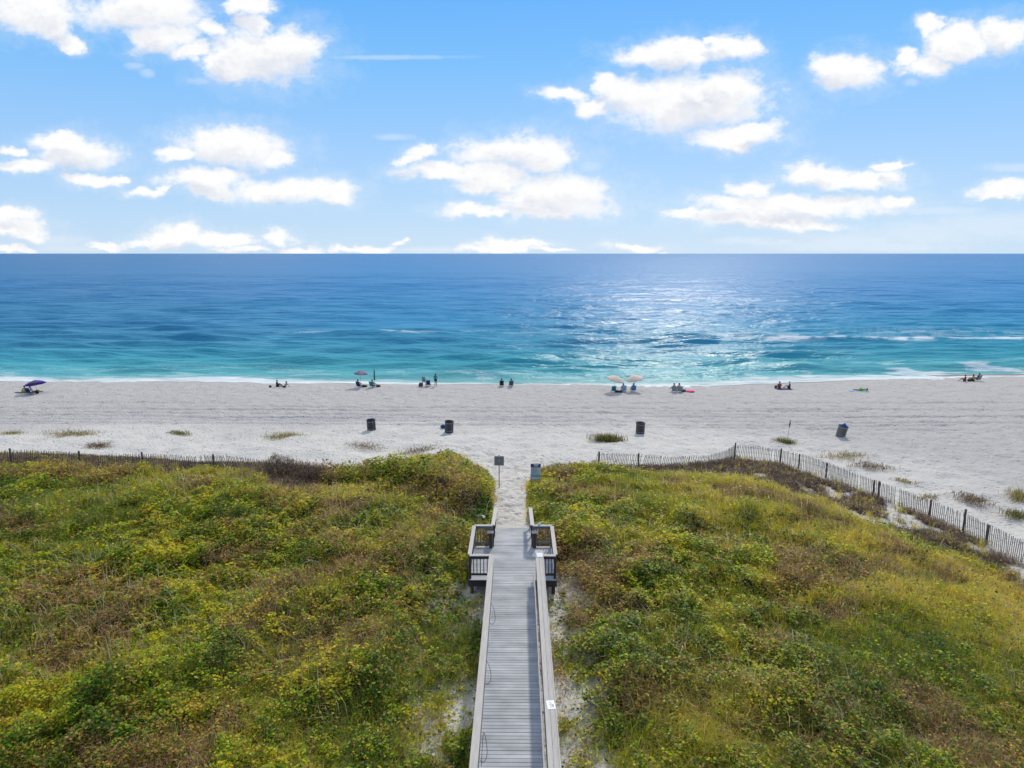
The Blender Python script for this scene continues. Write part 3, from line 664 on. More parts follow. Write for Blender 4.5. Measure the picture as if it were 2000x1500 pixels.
def rail_panel(a, b, name='railing', n_bal=6, post_a=True, post_b=True, capw=.17, capmat=None, dark=M_dark):
    """a short railing between two points: cap, top and bottom rails, balusters, posts"""
    a = Vector((*a, DZ)); b = Vector((*b, DZ)); d = (b-a).normalized(); L = (b-a).length
    r = wpart(MB().bar(a+Vector((0, 0, .985)), b+Vector((0, 0, .985)), .04, .14), name, dark, BW)
    wpart(MB().bar(a+Vector((0, 0, 1.08))-d*.02, b+Vector((0, 0, 1.08))+d*.02, capw, .038), 'cap_rail', capmat or M_cap2, r)
    wpart(MB().bar(a+Vector((0, 0, .19)), b+Vector((0, 0, .19)), .04, .10), 'bottom_rail', dark, r)
    for i in range(n_bal):
        p = a+d*(L*(i+1)/(n_bal+1))
        wpart(MB().bar(p+Vector((0, 0, .15)), p+Vector((0, 0, .97)), .036, .036), 'baluster', dark, r)
    for fl, p in ((post_a, a), (post_b, b)):
        if fl: wpart(MB().box(p.x-.05, p.x+.05, p.y-.05, p.y+.05, 3.7, DZ+1.055), 'post', dark, r)
    return r
rail_panel((-2.06, 27.80), (-1.16, 27.80), n_bal=5)
rail_panel((.95, 27.80), (1.65, 27.80), n_bal=4)
rail_panel((-2.06, 31.12), (-1.22, 31.12), n_bal=5, dark=M_dark2)
rail_panel((.78, 31.12), (1.65, 31.12), n_bal=5, dark=M_dark2)
rail_panel((-2.08, 27.9), (-2.08, 31.05), n_bal=18, post_a=False, post_b=False, capmat=M_cap, dark=M_dark2)
rail_panel((1.67, 27.9), (1.67, 31.05), n_bal=18, post_a=False, post_b=False, capmat=M_cap, dark=M_dark2)
# long railings of the walkway
def long_rail(xc, caps, xp, y1, hz):
    r = wpart(MB().box(xp-.02, xp+.02, 7, y1, DZ+.91, DZ+1.05), 'railing', M_dark2, BW)
    c = MB()
    for x0, x1 in caps: c.box(x0, x1, 7, y1+.1, DZ+1.062, DZ+hz, bev=.004)
    wpart(c, 'cap_rail', M_cap, r)
    for zq in (.2, .55): wpart(MB().box(xp-.02, xp+.02, 7, y1, DZ+zq, DZ+zq+.12), 'side_rail', M_dark2, r)
    for yq in np.arange(8.2, y1, 2.4): wpart(MB().box(xp+.021*np.sign(xp), xp+.12*np.sign(xp), yq-.05, yq+.05, 3.6, DZ+1.055), 'post', M_dark, r)
    return r
RL = long_rail(-1.1, [(-1.225, -1.005)], -1.06, 27.75, 1.10)
RR = long_rail(1.0, [(.80, .945), (.952, 1.095), (1.10, 1.135)], .84, 28.2, 1.10)
wpart(MB().box(.685, .735, 7, 26.9, DZ+.86, DZ+.90, bev=.01), 'handrail', M_cap, RR)
for yq in np.arange(8.2, 26.9, 2.4): wpart(MB().box(.70, .82, yq-.02, yq+.02, DZ+.80, DZ+.858), 'handrail_bracket', M_metal, RR)
# rails down the ramp
for sx, xc in ((-1, -1.13), (1, .68)):
    a = Vector((xc+sx*.05, 31.15, DZ+1.08)); b_ = Vector((xc+sx*.02, 34.7, DZ+.60))
    r = wpart(MB().bar(a, b_, .19, .04), 'ramp_rail', M_cap, BW)
    wpart(MB().bar(a-Vector((0, 0, .10)), b_-Vector((0, 0, .10)), .04, .13), 'under_rail', M_dark2, r)
    xi = xc-sx*.08
    wpart(MB().tube([(xi, 31.0, DZ+.78), (xi, 31.3, DZ+.82), (xi, 34.5, DZ+.38), (xi, 34.6, DZ+.2)], .022, 8), 'grab_rail', M_metal, r)
    for yq, zb, zt in ((31.13, 3.7, DZ+1.04), (32.8, 3.3, DZ+.80), (34.45, 3.0, DZ+.58)):
        wpart(MB().box(xc+sx*.05-.045, xc+sx*.05+.045, yq-.045, yq+.045, zb, zt), 'post', M_dark, r)
    xb = xc+sx*.16
    wpart(MB().box(xb-.07, xb+.07, 30.88, 31.02, 3.97, DZ+.80), 'short_post', M_dark, BW)
    wpart(MB().box(xb-.15, xb+.15, 30.80, 31.08, DZ+.802, DZ+.842, bev=.004), 'post_cap', M_cap, BW)
# things fixed to the rail
x, y = at(1076, 1376, 5.11)
nt_ = tag(empty('paper_notice', (x, y, 5.103), R(6)), 'white rectangular notice with faded print lying on the wide right rail', 'notice')
MB().box(-.115, .115, -.19, .19, 0, .004).build('sheet', M_white, nt_)
ik = MB()
for i in range(5): ik.box(-.06+.03*(i % 2), .02+.012*i, .10-.055*i, .125-.055*i, .0045, .0055)
ik.box(.04, .075, -.10, .02, .0045, .0055).build('faded_print', M_ink, nt_)
x, y = at(1054, 1085, 5.12)
o = MB().box(-.13, .13, -.14, .14, -.012, .004, rot=Matrix.Rotation(R(14), 4, 'X'), bev=.003).build('end_plate', mat('pale_blue_white', (.75, .82, .86), .35, .04)); o.location = (x, y, 5.15)
tag(o, 'blank white plate fixed on the far end of the wide right rail', 'plate')
# cable looped along the left rail
cb = MB(); pts = []
for py0, loops in ((1500, [(940,1496),(944,1432),(950,1450),(951,1475),(945,1488),(938,1486)]), (0, [(947,1285),(955,1300),(959,1320),(956,1334),(948,1335)]), (0, [(959,1176),(965,1192),(967,1210),(962,1219),(957,1217)])):
    pts = [(*at(px, py, 4.7), 4.7) for px, py in loops]
    P = [Vector(p) for p in pts]; sm = []
    for i in range(len(P)-1):
        p0 = P[max(i-1, 0)]; p3 = P[min(i+2, len(P)-1)]
        for q in np.linspace(0, 1, 6, endpoint=False):
            sm.append(.5*((2*P[i])+(-p0+P[i+1])*q+(2*p0-5*P[i]+4*P[i+1]-p3)*q*q+(-p0+3*P[i]-3*P[i+1]+p3)*q**3))
    sm.append(P[-1]); cb.tube(sm, .009, 6)
cb.tube([(-1.03+.015*math.sin(q*1.7), q, 4.88+.03*math.sin(q*2.3)) for q in np.arange(12, 27.7, .25)], .009, 6)
tag(cb.build('cable', M_black), 'thin black cable hanging in loops along the left railing', 'cable')
def rail_lamp(x, y, sx, up, label):
    L = tag(empty('rail_lamp', (x, y, DZ+1.1)), label, 'lamp', 'small lamps on the platform corners')
    MB().tube([(0, 0, 0), (0, 0, up), (sx*.1, 0, up+.04), (sx*.3, -.02, up+.03)], .011, 6).build('pole', M_metal, L)
    o = MB().lathe([(.012, .05), (.03, .03), (.055, -.03), (.062, -.12), (.05, -.12), (.025, .015)], 16).build('lamp_shade', M_white, L, True)
    o.location = (sx*.34, -.02, up+.01); o.rotation_euler = (R(20), R(-38)*sx, 0)
    MB().lathe([(.001, -.07), (.028, -.05), (.03, -.02), (.012, .01)], 10).build('bulb', M_white, o, True)
rail_lamp(-2.0, 31.16, 1, .45, 'small white lamp on a thin bent pole at the far left platform corner')
rail_lamp(1.45, 31.16, -1, .10, 'low white lamp on the far right rail of the platform')

# ------------------------------------------------------------------ signs by the path
def sign_back():
    x, y, z = hit(973, 950)
    x, y = at(975, 952, z); S = tag(empty('path_sign', (x, y, z)), 'square grey sign seen from behind on a thin post left of the path', 'sign')
    MB().box(-.035, .035, -.02, .02, -.3, 2.28).build('post', M_metal, S)
    MB().box(-.32, .32, .022, .034, 1.52, 2.16, bev=.003).build('panel', mat('sign_back_grey', (.20, .19, .20), .6, .12, 4), S)
    for zq in (1.66, 2.02): MB().tube([(0, -.035, zq), (0, .036, zq)], .03, 8).build('bolt', M_black, S)
sign_back()
def sign_board():
    x, y, z = hit(1046, 958)
    S = tag(empty('beach_sign', (x, y, z+.58)), 'tall stacked information board with dark header facing the boardwalk', 'sign')
    for sx in (-.27, .27): MB().box(sx-.05, sx+.05, .0, .10, -1.2, 1.55).build('post', M_dark, S)
    S.scale = (1, 1, .78)
    MB().box(-.33, .33, -.035, -.001, 1.30, 1.62, bev=.003).build('header_panel', mat('navy_panel', (.05, .06, .13), .5, .1), S)
    h = MB()
    h.box(-.14, .20, -.039, -.036, 1.50, 1.57).box(-.10, .16, -.039, -.036, 1.40, 1.445).build('header_print', M_white, S)
    MB().box(-.30, .33, -.035, -.001, .68, 1.295, bev=.003).build('text_panel', mat('pale_grey_panel', (.46, .50, .52), .5, .1, 5), S)
    tx = MB()
    for i in range(9):
        w = random.uniform(.2, .5); tx.box(-.26, -.26+w, -.039, -.036, 1.20-.058*i, 1.225-.058*i)
    tx.build('small_print', mat('violet_grey_print', (.22, .22, .30), .6), S)
    MB().box(-.34, .34, -.035, -.001, .42, .675, bev=.003).build('teal_panel', mat('teal_panel', (.16, .36, .40), .5, .1), S)
    MB().box(-.34, .34, -.035, -.001, .33, .415, bev=.003).build('white_strip', mat('off_white_panel', (.55, .56, .52), .5, .1), S)
    MB().box(-.34, .34, -.035, -.001, .12, .31, bev=.003).build('lower_panel', mat('pinkish_panel', (.42, .34, .35), .6, .1), S)
sign_board()
for i, (px, py, hh) in enumerate([(1092, 952, .75), (1105, 950, 1.0)]):
    x, y, z = hit(px, py); o = MB().tube([(0, 0, -.2), (.01, 0, hh)], .05, 8).build('wooden_stake', M_post); o.location = (x, y, z)
    tag(o, ['shorter pale topped stake in the grass right of the information board', 'taller pale topped stake in the grass right of the information board'][i], 'stake', 'stakes near the information board')
    MB().tube([(.01, 0, hh), (.01, 0, hh+.04)], .055, 8).build('stake_cap', M_cap, o)
x, y, z = hit(1568, 962); o = MB().tube([(-.5, .2, .75), (0, 0, .4), (.6, -.3, .12)], [.03, .035, .04], 6).build('driftwood_branch', mat('bleached_wood', (.42, .34, .24), .9)); o.location = (x, y, z)
tag(o, 'pale bare branch lying in the brown brush inside the right fence', 'branch')

# ------------------------------------------------------------------ picket fences
def fence(name, pts_px, post_px, label, hgt=1.2, sp=.125, lean=0.05, zoff=0.0):
    P = [hit(px, py) for px, py in pts_px]; P = [(p[0], p[1]) for p in P]
    root = tag(empty(name, (P[0][0], P[0][1], gz(*P[0]))), label, 'fence')
    pk = MB(); wr = [[], [], []]; prevt = None
    dist = 0.0; rnd = random.Random(len(pts_px))
    pts = []
    for (ax, ay), (bx, by) in zip(P[:-1], P[1:]):
        L = math.hypot(bx-ax, by-ay); nn = max(int(L/sp), 1)
        for i in range(nn): pts.append((ax+(bx-ax)*i/nn, ay+(by-ay)*i/nn, math.atan2(by-ay, bx-ax)))
    xs = np.array([p[0] for p in pts]); ys = np.array([p[1] for p in pts]); zs = fields(xs, ys)[0]
    zs = np.convolve(np.pad(zs, 6, mode='edge'), np.ones(13)/13, 'valid')
    for i, (x, y, a) in enumerate(pts):
        wob = .10*math.sin(i*.045+1)+.06*math.sin(i*.13); rl = rnd.gauss(0, .05)+.15*math.sin(i*.021+.6)
        h = hgt*rnd.uniform(.95, 1.03)
        if rnd.random() < .02: continue
        m = Matrix.Translation((x-math.sin(a)*wob, y+math.cos(a)*wob, zs[i]+h/2-.02)) @ Matrix.Rotation(a, 4, 'Z') @ Matrix.Rotation(rl, 4, 'Y') @ Matrix.Rotation(wob*.8, 4, 'X') @ Matrix.Diagonal((.036, .012, h, 1))
        bmesh.ops.create_cube(pk.bm, size=1, matrix=m)
        for q, f in enumerate((.2, .52, .84)): wr[q].append((x-math.sin(a)*wob, y+math.cos(a)*wob-.012, zs[i]+hgt*f))
    wpart(pk, 'picket_panel', M_pick, root)
    for q in range(3): wpart(MB().tube(wr[q][::3], .006, 4), 'wire', M_wire, root)
    for px, py, ph in post_px:
        # stand each post on the line, at the height the ground has there
        x, y, z = hit(px, py); k = int(np.argmin(np.hypot(xs-x, ys-y))); x, y, z = xs[k], ys[k], zs[k]; a = pts[k][2]
        ox, oy = -math.sin(a)*-.12, math.cos(a)*-.12
        wpart(MB().tube([(x+ox, y+oy, z-.4), (x+ox+.02, y+oy, z+ph)], .062, 8), 'post', M_post, root)
    return root
fence('picket_fence', [(-120,915),(0,914),(90,912),(160,916),(285,918),(400,921),(420,922),(540,934),(640,948)],
      [(18,914,1.35),(155,916,1.35),(282,918,1.35),(418,922,1.35),(548,934,1.3),(628,946,1.2)],
      'long grey slatted sand fence along the left dune edge, half buried in brown brush', lean=.1)
fence('picket_fence', [(1165,914),(1230,915),(1310,921),(1380,918),(1410,909),(1434,897),(1480,900),(1525,907),(1570,918),(1615,934),(1660,952),(1710,972),(1760,990),(1817,1012),(1880,1040),(1940,1070),(2000,1102),(2100,1158)],
      [(1168,914,1.35),(1246,916,1.3),(1434,897,1.4),(1524,906,1.3),(1562,915,1.2),(1615,934,1.2),(1708,971,1.2),(1716,974,1.25),(1818,1012,1.2),(1882,1041,1.5),(1930,1064,1.2)],
      'long brown slatted sand fence curving down to the right edge of the photo')

# ------------------------------------------------------------------ bins
M_slat = mat('bin_slat', (.095, .088, .085), .8, .15, 10, island=.3); M_slatL = mat('bin_slat_light', (.20, .175, .15), .8, .15, 10, island=.35)
M_blue = mat('blue_bag', (.015, .05, .22), .45, .15, 9, .01); M_navy = mat('navy_bag', (.012, .018, .06), .5, .15, 9, .01); M_in = mat('black_liner', (.012, .012, .014), .5, .1, 9)
def bin_(px, py, label, liner, slat, tilt=(0, 0), bag=None):
    x, y, z = hit(px, py); x, y = at(px, py, z)
    B = tag(empty('litter_bin', (x, y, z)), label, 'litter bin', 'slatted litter bins on the beach'); B.rotation_euler = (tilt[0], tilt[1], random.uniform(-.5, .5)*0)
    s_ = MB(); nn = 22
    for i in range(nn):
        a = 2*math.pi*i/nn; s_.box(-.047, .047, -.012, .012, -.06, 1.02, rot=None) if False else bmesh.ops.create_cube(s_.bm, size=1, matrix=Matrix.Rotation(a, 4, 'Z') @ Matrix.Translation((0, .40+.012*math.sin(i), .50)) @ Matrix.Diagonal((.092, .024, 1.06, 1)))
    s_.build('slats', slat, B)
    MB().lathe([(.36, .02), (.375, 1.0), (.385, 1.0), (.384, .02)], 24).build('drum', M_in, B, True)
    for zq in (.12, .86): MB().lathe([(.418, zq), (.424, zq), (.424, zq+.035), (.418, zq+.035), (.418, zq)], 24).build('hoop', M_metal, B)
    MB().lathe([(.01, .72), (.2, .74), (.345, .90), (.355, 1.03), (.43, 1.045), (.435, .97), (.445, .97), (.44, 1.06), (.35, 1.05)], 24).build('liner', liner, B, True)
    if bag:
        b = MB(); b.lathe([(.01, 0), (.24, .04), (.30, .18), (.22, .32), (.05, .40), (.08, .45), (.01, .46)], 14)
        for v in b.bm.verts: v.co += Vector((random.uniform(-.03, .03), random.uniform(-.03, .03), random.uniform(-.02, .02)))
        o = b.build('bag', liner, B, True); o.location = (bag[0], bag[1], bag[2])
    return B
bin_(726, 840, 'leftmost slatted bin with a navy liner, standing on the beach', M_navy, M_slat, (0, R(-2)))
bin_(877, 843, 'dark slatted bin with a blue bag lying at its left side', M_in, M_slat, (0, R(3)))
bin_(1250, 846, 'upright dark grey slatted bin standing alone right of the path', M_in, M_slat, (0, R(1)))
bin_(1641, 852, 'tilted light brown slatted bin with a bright blue bag on top', M_blue, M_slatL, (0, R(13)), bag=(.05, 0, .82))
x, y, z = hit(866, 836); b = MB(); b.lathe([(.01, 0), (.22, .02), (.28, .14), (.2, .3), (.06, .36), (.01, .38)], 14)
for v in b.bm.verts: v.co += Vector((random.uniform(-.04, .04), random.uniform(-.04, .04), 0))
o = b.build('rubbish_bag', M_blue, None, True); o.location = (x, y, z); tag(o, 'crumpled dark blue bag on the sand beside the second bin', 'bag')

# ------------------------------------------------------------------ people
def skin_mesh(V, E, Rr, sub=1, voxel=None):
    me = bpy.data.meshes.new('tmp'); me.from_pydata([tuple(v) for v in V], E, []); me.update()
    o = bpy.data.objects.new('tmp', me); COL.objects.link(o)
    m = o.modifiers.new('s', 'SKIN'); m.use_smooth_shade = True; m.branch_smoothing = .3
    for i, r in enumerate(Rr): me.skin_vertices[0].data[i].radius = (r, r)
    me.skin_vertices[0].data[0].use_root = True
    if sub: o.modifiers.new('ss', 'SUBSURF').levels = sub
    dg = bpy.context.evaluated_depsgraph_get(); dg.update()
    out = bpy.data.meshes.new_from_object(o.evaluated_get(dg)); bpy.data.objects.remove(o); bpy.data.meshes.remove(me)
    return out
POSES = {
 'chair': dict(pel=(0,0,.30), wst=(0,-.09,.45), che=(0,-.17,.66), neck=(0,-.20,.84), head=(0,-.18,.98), lk=(-.14,.42,.46), rk=(.15,.40,.48), la=(-.15,.60,.08), ra=(.17,.62,.08), le=(-.27,-.06,.50), re=(.27,-.04,.50), lh=(-.22,.18,.50), rh=(.20,.16,.52)),
 'sit': dict(pel=(0,0,.12), wst=(0,-.04,.28), che=(0,-.06,.50), neck=(0,-.04,.70), head=(0,.0,.84), lk=(-.16,.36,.46), rk=(.18,.38,.42), la=(-.14,.62,.06), ra=(.18,.66,.06), le=(-.27,.06,.36), re=(.27,.08,.34), lh=(-.14,.32,.40), rh=(.14,.34,.38)),
 'lean': dict(pel=(0,0,.12), wst=(0,-.10,.25), che=(0,-.24,.43), neck=(0,-.32,.60), head=(0,-.30,.75), lk=(-.14,.42,.30), rk=(.16,.48,.14), la=(-.15,.80,.06), ra=(.20,.92,.06), le=(-.30,-.38,.26), re=(.30,-.40,.26), lh=(-.32,-.48,.03), rh=(.32,-.50,.03)),
 'stand': dict(pel=(0,0,.94), wst=(0,-.01,1.08), che=(0,-.02,1.28), neck=(0,-.01,1.46), head=(0,.02,1.61), lk=(-.10,.04,.50), rk=(.12,.02,.50), la=(-.12,-.02,.08), ra=(.14,-.03,.08), le=(-.27,.04,1.12), re=(.27,.04,1.12), lh=(-.10,.22,1.20), rh=(.12,.24,1.16)),
 'bend': dict(pel=(0,-.12,.90), wst=(0,-.02,1.03), che=(0,.14,1.15), neck=(0,.29,1.24), head=(0,.42,1.30), lk=(-.14,0,.48), rk=(.18,.04,.48), la=(-.18,-.05,.08), ra=(.24,-.02,.08), le=(-.24,.30,.88), re=(.24,.32,.88), lh=(-.16,.44,.66), rh=(.16,.46,.66)),
 'prone': dict(pel=(0,0,.14), wst=(0,.16,.14), che=(0,.36,.16), neck=(0,.55,.19), head=(0,.68,.22), lk=(-.12,-.46,.08), rk=(.13,-.46,.08), la=(-.14,-.86,.07), ra=(.16,-.86,.07), le=(-.28,.52,.07), re=(.28,.52,.07), lh=(-.18,.72,.05), rh=(.18,.72,.05)),
}
def V3(t): return Vector(t)
def build_pose(p):
    P = {k: V3(v) for k, v in POSES[p].items()}
    tor = (P['neck']-P['pel']).normalized(); X_ = Vector((1, 0, 0)); fwd = tor.cross(X_)*-1; fwd = X_.cross(tor)*-1
    if p == 'prone': facing = Vector((0, .2, -1)).normalized()
    elif p == 'bend': facing = Vector((0, .5, -.85)).normalized()
    else: facing = Vector((0, 1, -.1)).normalized()
    hd = (P['head']-P['neck']).normalized()
    V = []; E = []; Rr = []
    def add(v, r, par=None):
        V.append(Vector(v)); Rr.append(r); i = len(V)-1
        if par is not None: E.append((par, i))
        return i
    pel = add(P['pel'], .13); wst = add(P['wst'], .115, pel); che = add(P['che'], .135, wst)
    ub = add(P['neck']-tor*.06, .10, che); nk = add(P['neck'], .052, ub); jaw = add(P['head']-hd*.07+facing*.02, .070, nk); hm = add(P['head'], .092, jaw); ht = add(P['head']+hd*.085, .070, hm)
    no = add(P['head']-hd*.015+facing*.108, .014, hm)
    for sx in (-1, 1): add(P['head']+X_*sx*.098-facing*.01, .018, hm)
    for sd, sx in (('l', -1), ('r', 1)):
        sh = add(P['neck']-tor*.07+X_*sx*.165, .058, ub); el_ = add(P[sd+'e'], .042, sh); wr_ = add(P[sd+'h'], .027, el_)
        fa = (P[sd+'h']-P[sd+'e']).normalized(); sidev = fa.cross(Vector((0, 0, 1))) if abs(fa.z) < .9 else X_.copy(); sidev.normalize()
        palm = add(P[sd+'h']+fa*.06, .034, wr_)
        dn_ = sidev.cross(fa).normalized(); dn_ = dn_ if dn_.z < 0 else -dn_
        for q, ln in zip((-1.5, -.5, .5, 1.5), (.055, .068, .072, .06)):
            a_ = P[sd+'h']+fa*.10+sidev*q*.021; f1_ = add(a_, .0095, palm); add(a_+fa*ln*.9+dn_*.022, .008, f1_)
        t1 = add(P[sd+'h']+fa*.05-sidev*sx*.045, .010, palm); add(P[sd+'h']+fa*.095-sidev*sx*.062+dn_*.01, .009, t1)
        hip = add(P['pel']+X_*sx*.095-tor*.03, .098, pel); kn = add(P[sd+'k'], .060, hip); an = add(P[sd+'a'], .038, kn)
        ft = Vector((0, .17, -.035)) if p not in ('prone',) else Vector((0, -.15, -.02))
        if p in ('sit', 'lean', 'chair'): ft = Vector((0, .15, .04 if p == 'lean' else -.03))
        add(P[sd+'a']+ft, .030, an)
    body = skin_mesh(V, E, Rr, 1)
    # clothes follow the same bones
    def cloth(pts, ed, rr): return skin_mesh(pts, ed, rr, 1)
    shs = [P['neck']-tor*.07+X_*sx*.165 for sx in (-1, 1)]; els = [P['le'], P['re']]
    sp = [P['wst']-tor*.10, P['wst'], P['che'], P['neck']-tor*.055]; sr = [.148, .134, .155, .115]; se = [(0, 1), (1, 2), (2, 3)]
    for i in (0, 1):
        sp += [shs[i], shs[i].lerp(els[i], .55)]; sr += [.074, .060]; k = len(sp); se += [(3, k-2), (k-2, k-1)]
    shirt = cloth(sp, se, sr)
    pp = [P['pel']]; pr = [.152]; pe = []
    for sd, sx in (('l', -1), ('r', 1)):
        hp = P['pel']+X_*sx*.095-tor*.03; pp += [hp, hp.lerp(P[sd+'k'], .62)]; pr += [.114, .092]; k = len(pp); pe += [(0, k-2), (k-2, k-1)]
    shorts = cloth(pp, pe, pr)
    b = bmesh.new(); bmesh.ops.create_uvsphere(b, u_segments=16, v_segments=10, radius=.108)
    hc = P['head']+hd*.022-facing*.018
    dele = [v for v in b.verts if v.co.dot(facing) > .045 and v.co.dot(hd) < .055]
    bmesh.ops.delete(b, geom=dele, context='VERTS')
    for v in b.verts:
        if v.co.dot(hd) < 0: v.co += hd*-.02
    bmesh.ops.translate(b, verts=b.verts, vec=hc); hair = bpy.data.meshes.new('hair'); b.to_mesh(hair); b.free()
    b = bmesh.new()
    for sx in (-1, 1): bmesh.ops.create_icosphere(b, subdivisions=1, radius=.012, matrix=Matrix.Translation(P['head']+X_*sx*.034+facing*.086+hd*.005))
    eyes = bpy.data.meshes.new('eyes'); b.to_mesh(eyes); b.free()
    return dict(body=body, shirt=shirt, shorts=shorts, hair=hair, eyes=eyes)
PM = {}
_mc = {}
def cm(name, col, rough=.75):
    if name not in _mc: _mc[name] = mat(name, col, rough, .1, 14)
    return _mc[name]
SKIN = [cm('skin_light', (.52, .33, .25)), cm('skin_tan', (.36, .20, .13)), cm('skin_brown', (.17, .09, .055))]
HAIRD = cm('hair_dark', (.02, .015, .012)); HAIRB = cm('hair_brown', (.08, .045, .025)); HAIRG = cm('hair_grey', (.35, .33, .32))
C_ = dict(navy=cm('cloth_navy', (.012, .03, .12)), blue=cm('cloth_blue', (.05, .22, .45)), teal=cm('cloth_teal', (.02, .20, .26)), dark=cm('cloth_charcoal', (.02, .024, .03)),
          red=cm('cloth_red', (.35, .03, .05)), olive=cm('cloth_olive', (.22, .19, .06)), yellow=cm('cloth_mustard', (.45, .33, .08)), green=cm('cloth_lime', (.16, .50, .04)),
          grey=cm('cloth_grey', (.25, .28, .32)), pink=cm('hot_pink', (.85, .02, .22)), white=cm('cloth_white', (.7, .7, .7)), sky=cm('cloth_sky', (.25, .45, .65)), maroon=cm('cloth_maroon', (.12, .05, .06)),
          purple=cm('cloth_purple', (.10, .04, .38)), beige=cm('cloth_beige', (.66, .52, .42)), rose=cm('cloth_rose', (.36, .14, .22)), slate=cm('cloth_slate', (.06, .09, .14)))
def person(px, py, pose, label, skin, hair, shirt, shorts, rz=0, lift=0.0, tint=None, sc=1.0):
    if pose not in PM: PM[pose] = build_pose(pose)
    x, y, z = hit(px, py); me = PM[pose]
    def put(k, nm, m, par=None):
        d_ = me[k].copy(); d_.materials.clear(); d_.materials.append(m); d_.shade_smooth(); o = bpy.data.objects.new(nm, d_); COL.objects.link(o)
        if par: o.parent = par
        return o
    o = put('body', 'person', skin); o.location = (x, y, z+lift); o.rotation_euler = (0, 0, rz); o.scale = (sc,)*3
    tag(o, label, 'person')
    put('hair', 'hair', hair, o); put('eyes', 'eyes', C_['dark'], o)
    if shirt: put('shirt', 'shirt', C_[shirt], o)
    put('shorts', 'shorts', C_[shorts], o); return o
def beach_chair(px, py, label, fab, rz=0):
    x, y, z = hit(px, py); B = tag(empty('beach_chair', (x, y, z), rz), label, 'beach chair', 'low beach chairs near the water')
    m = C_[fab]
    MB().sheet([[(sx, .28-.48*q, .25-.07*math.sin(q*3.0)) for q in np.linspace(0, 1, 5)] for sx in (-.26, 0, .26)], .012).build('seat', m, B)
    MB().sheet([[(sx, -.21-.24*q-.03*math.sin(q*3), .20+.66*q) for q in np.linspace(0, 1, 6)] for sx in (-.26, 0, .26)], .012).build('backrest', m, B)
    f = MB()
    for sx in (-.29, .29):
        f.tube([(sx, .30, .0), (sx, .28, .26), (sx, -.20, .20), (sx, -.46, .90)], .014, 6)
        f.tube([(sx, -.40, .0), (sx, .02, .24)], .014, 6)
    f.tube([(-.29, -.46, .90), (0, -.475, .93), (.29, -.46, .90)], .014, 6).tube([(-.29, .30, .0), (.29, .30, .0)], .014, 6).tube([(-.29, -.40, .0), (.29, -.40, .0)], .014, 6)
    f.build('frame', M_metal, B)
    for sx in (-.31, .31): MB().box(sx-.03, sx+.03, -.26, .24, .44, .465, bev=.008).build('armrest', M_white, B)
    for sx in (-.31, .31): MB().tube([(sx, .2, .24), (sx, .2, .44)], .012, 6).build('arm_support', M_metal, B)
    return B
def umbrella(px, py, label, cols, tilt=(0, 0), r=1.15, h=2.1, rz=0):
    x, y, z = hit(px, py); U = tag(empty('beach_umbrella', (x, y, z), rz), label, 'beach umbrella', 'open beach umbrellas by the water')
    MB().tube([(0, 0, -.3), (0, 0, h*.62)], .02, 8).build('pole', M_metal, U)
    T = Matrix.Translation((0, 0, h*.62)) @ Matrix.Rotation(tilt[0], 4, 'X') @ Matrix.Rotation(tilt[1], 4, 'Y')
    up = MB().tube([(0, 0, 0), (0, 0, h*.38)], .016, 8).build('upper_pole', M_metal, U); up.matrix_local = T
    can_ = bmesh.new(); nseg = 8; H = h*.36; dep = .42*r/1.15
    rings = []
    top = can_.verts.new((0, 0, H+.02))
    for q in (.25, .5, .75, 1.0, 1.02):
        rg = []
        for k in range(nseg*4):
            a = 2*math.pi*k/(nseg*4); rib = abs(((k % 4)/4)-.5)*2   # 1 on a rib, 0 between
            rr = r*min(q, 1)*(1-(1-rib)*.06*q)
            zz_ = H-dep*(q**1.6)-(.10 if q > 1 else 0)-(1-rib)*(-.02)*q
            rg.append(can_.verts.new((rr*math.cos(a), rr*math.sin(a), zz_)))
        rings.append(rg)
    K = nseg*4
    for k in range(K):
        can_.faces.new((top, rings[0][k], rings[0][(k+1) % K]))
        for i in range(len(rings)-1): can_.faces.new((rings[i][k], rings[i+1][k], rings[i+1][(k+1) % K], rings[i][(k+1) % K]))
    me = bpy.data.meshes.new('canopy')
    bmesh.ops.recalc_face_normals(can_, faces=can_.faces); can_.to_mesh(me); can_.free()
    for c in cols: me.materials.append(C_[c])
    for f in me.polygons:
        a = math.atan2(f.center.y, f.center.x)+math.pi; f.material_index = int(a/(2*math.pi/nseg)) % len(cols)
    o = bpy.data.objects.new('canopy', me); COL.objects.link(o); o.parent = U; o.matrix_local = T
    sm = o.modifiers.new('t', 'SOLIDIFY'); sm.thickness = .006
    for k in range(nseg):
        a = 2*math.pi*(k+.0)/nseg+math.pi/nseg*0
        rb = MB().tube([(.02, 0, H-.01), (r*.5*1, 0, H-dep*.5**1.6-.02), (r*.97, 0, H-dep-.015)], .006, 4).build('rib', M_metal, o); rb.rotation_euler = (0, 0, a)
    return U
def bag(px, py, name, label, m, w, dd_, hh, cat='bag'):
    x, y, z = hit(px, py); b = MB().box(-w/2, w/2, -dd_/2, dd_/2, 0, hh, bev=min(w, hh)*.22)
    B = b.build(name, m, None); B.location = (x, y, z); B.rotation_euler = (0, 0, random.uniform(-.5, .5)); tag(B, label, cat)
    MB().tube([(-w*.3, 0, hh*.97), (-w*.2, 0, hh*1.25), (w*.2, 0, hh*1.25), (w*.3, 0, hh*.97)], .012, 6).build('handle', M_black, B); return B
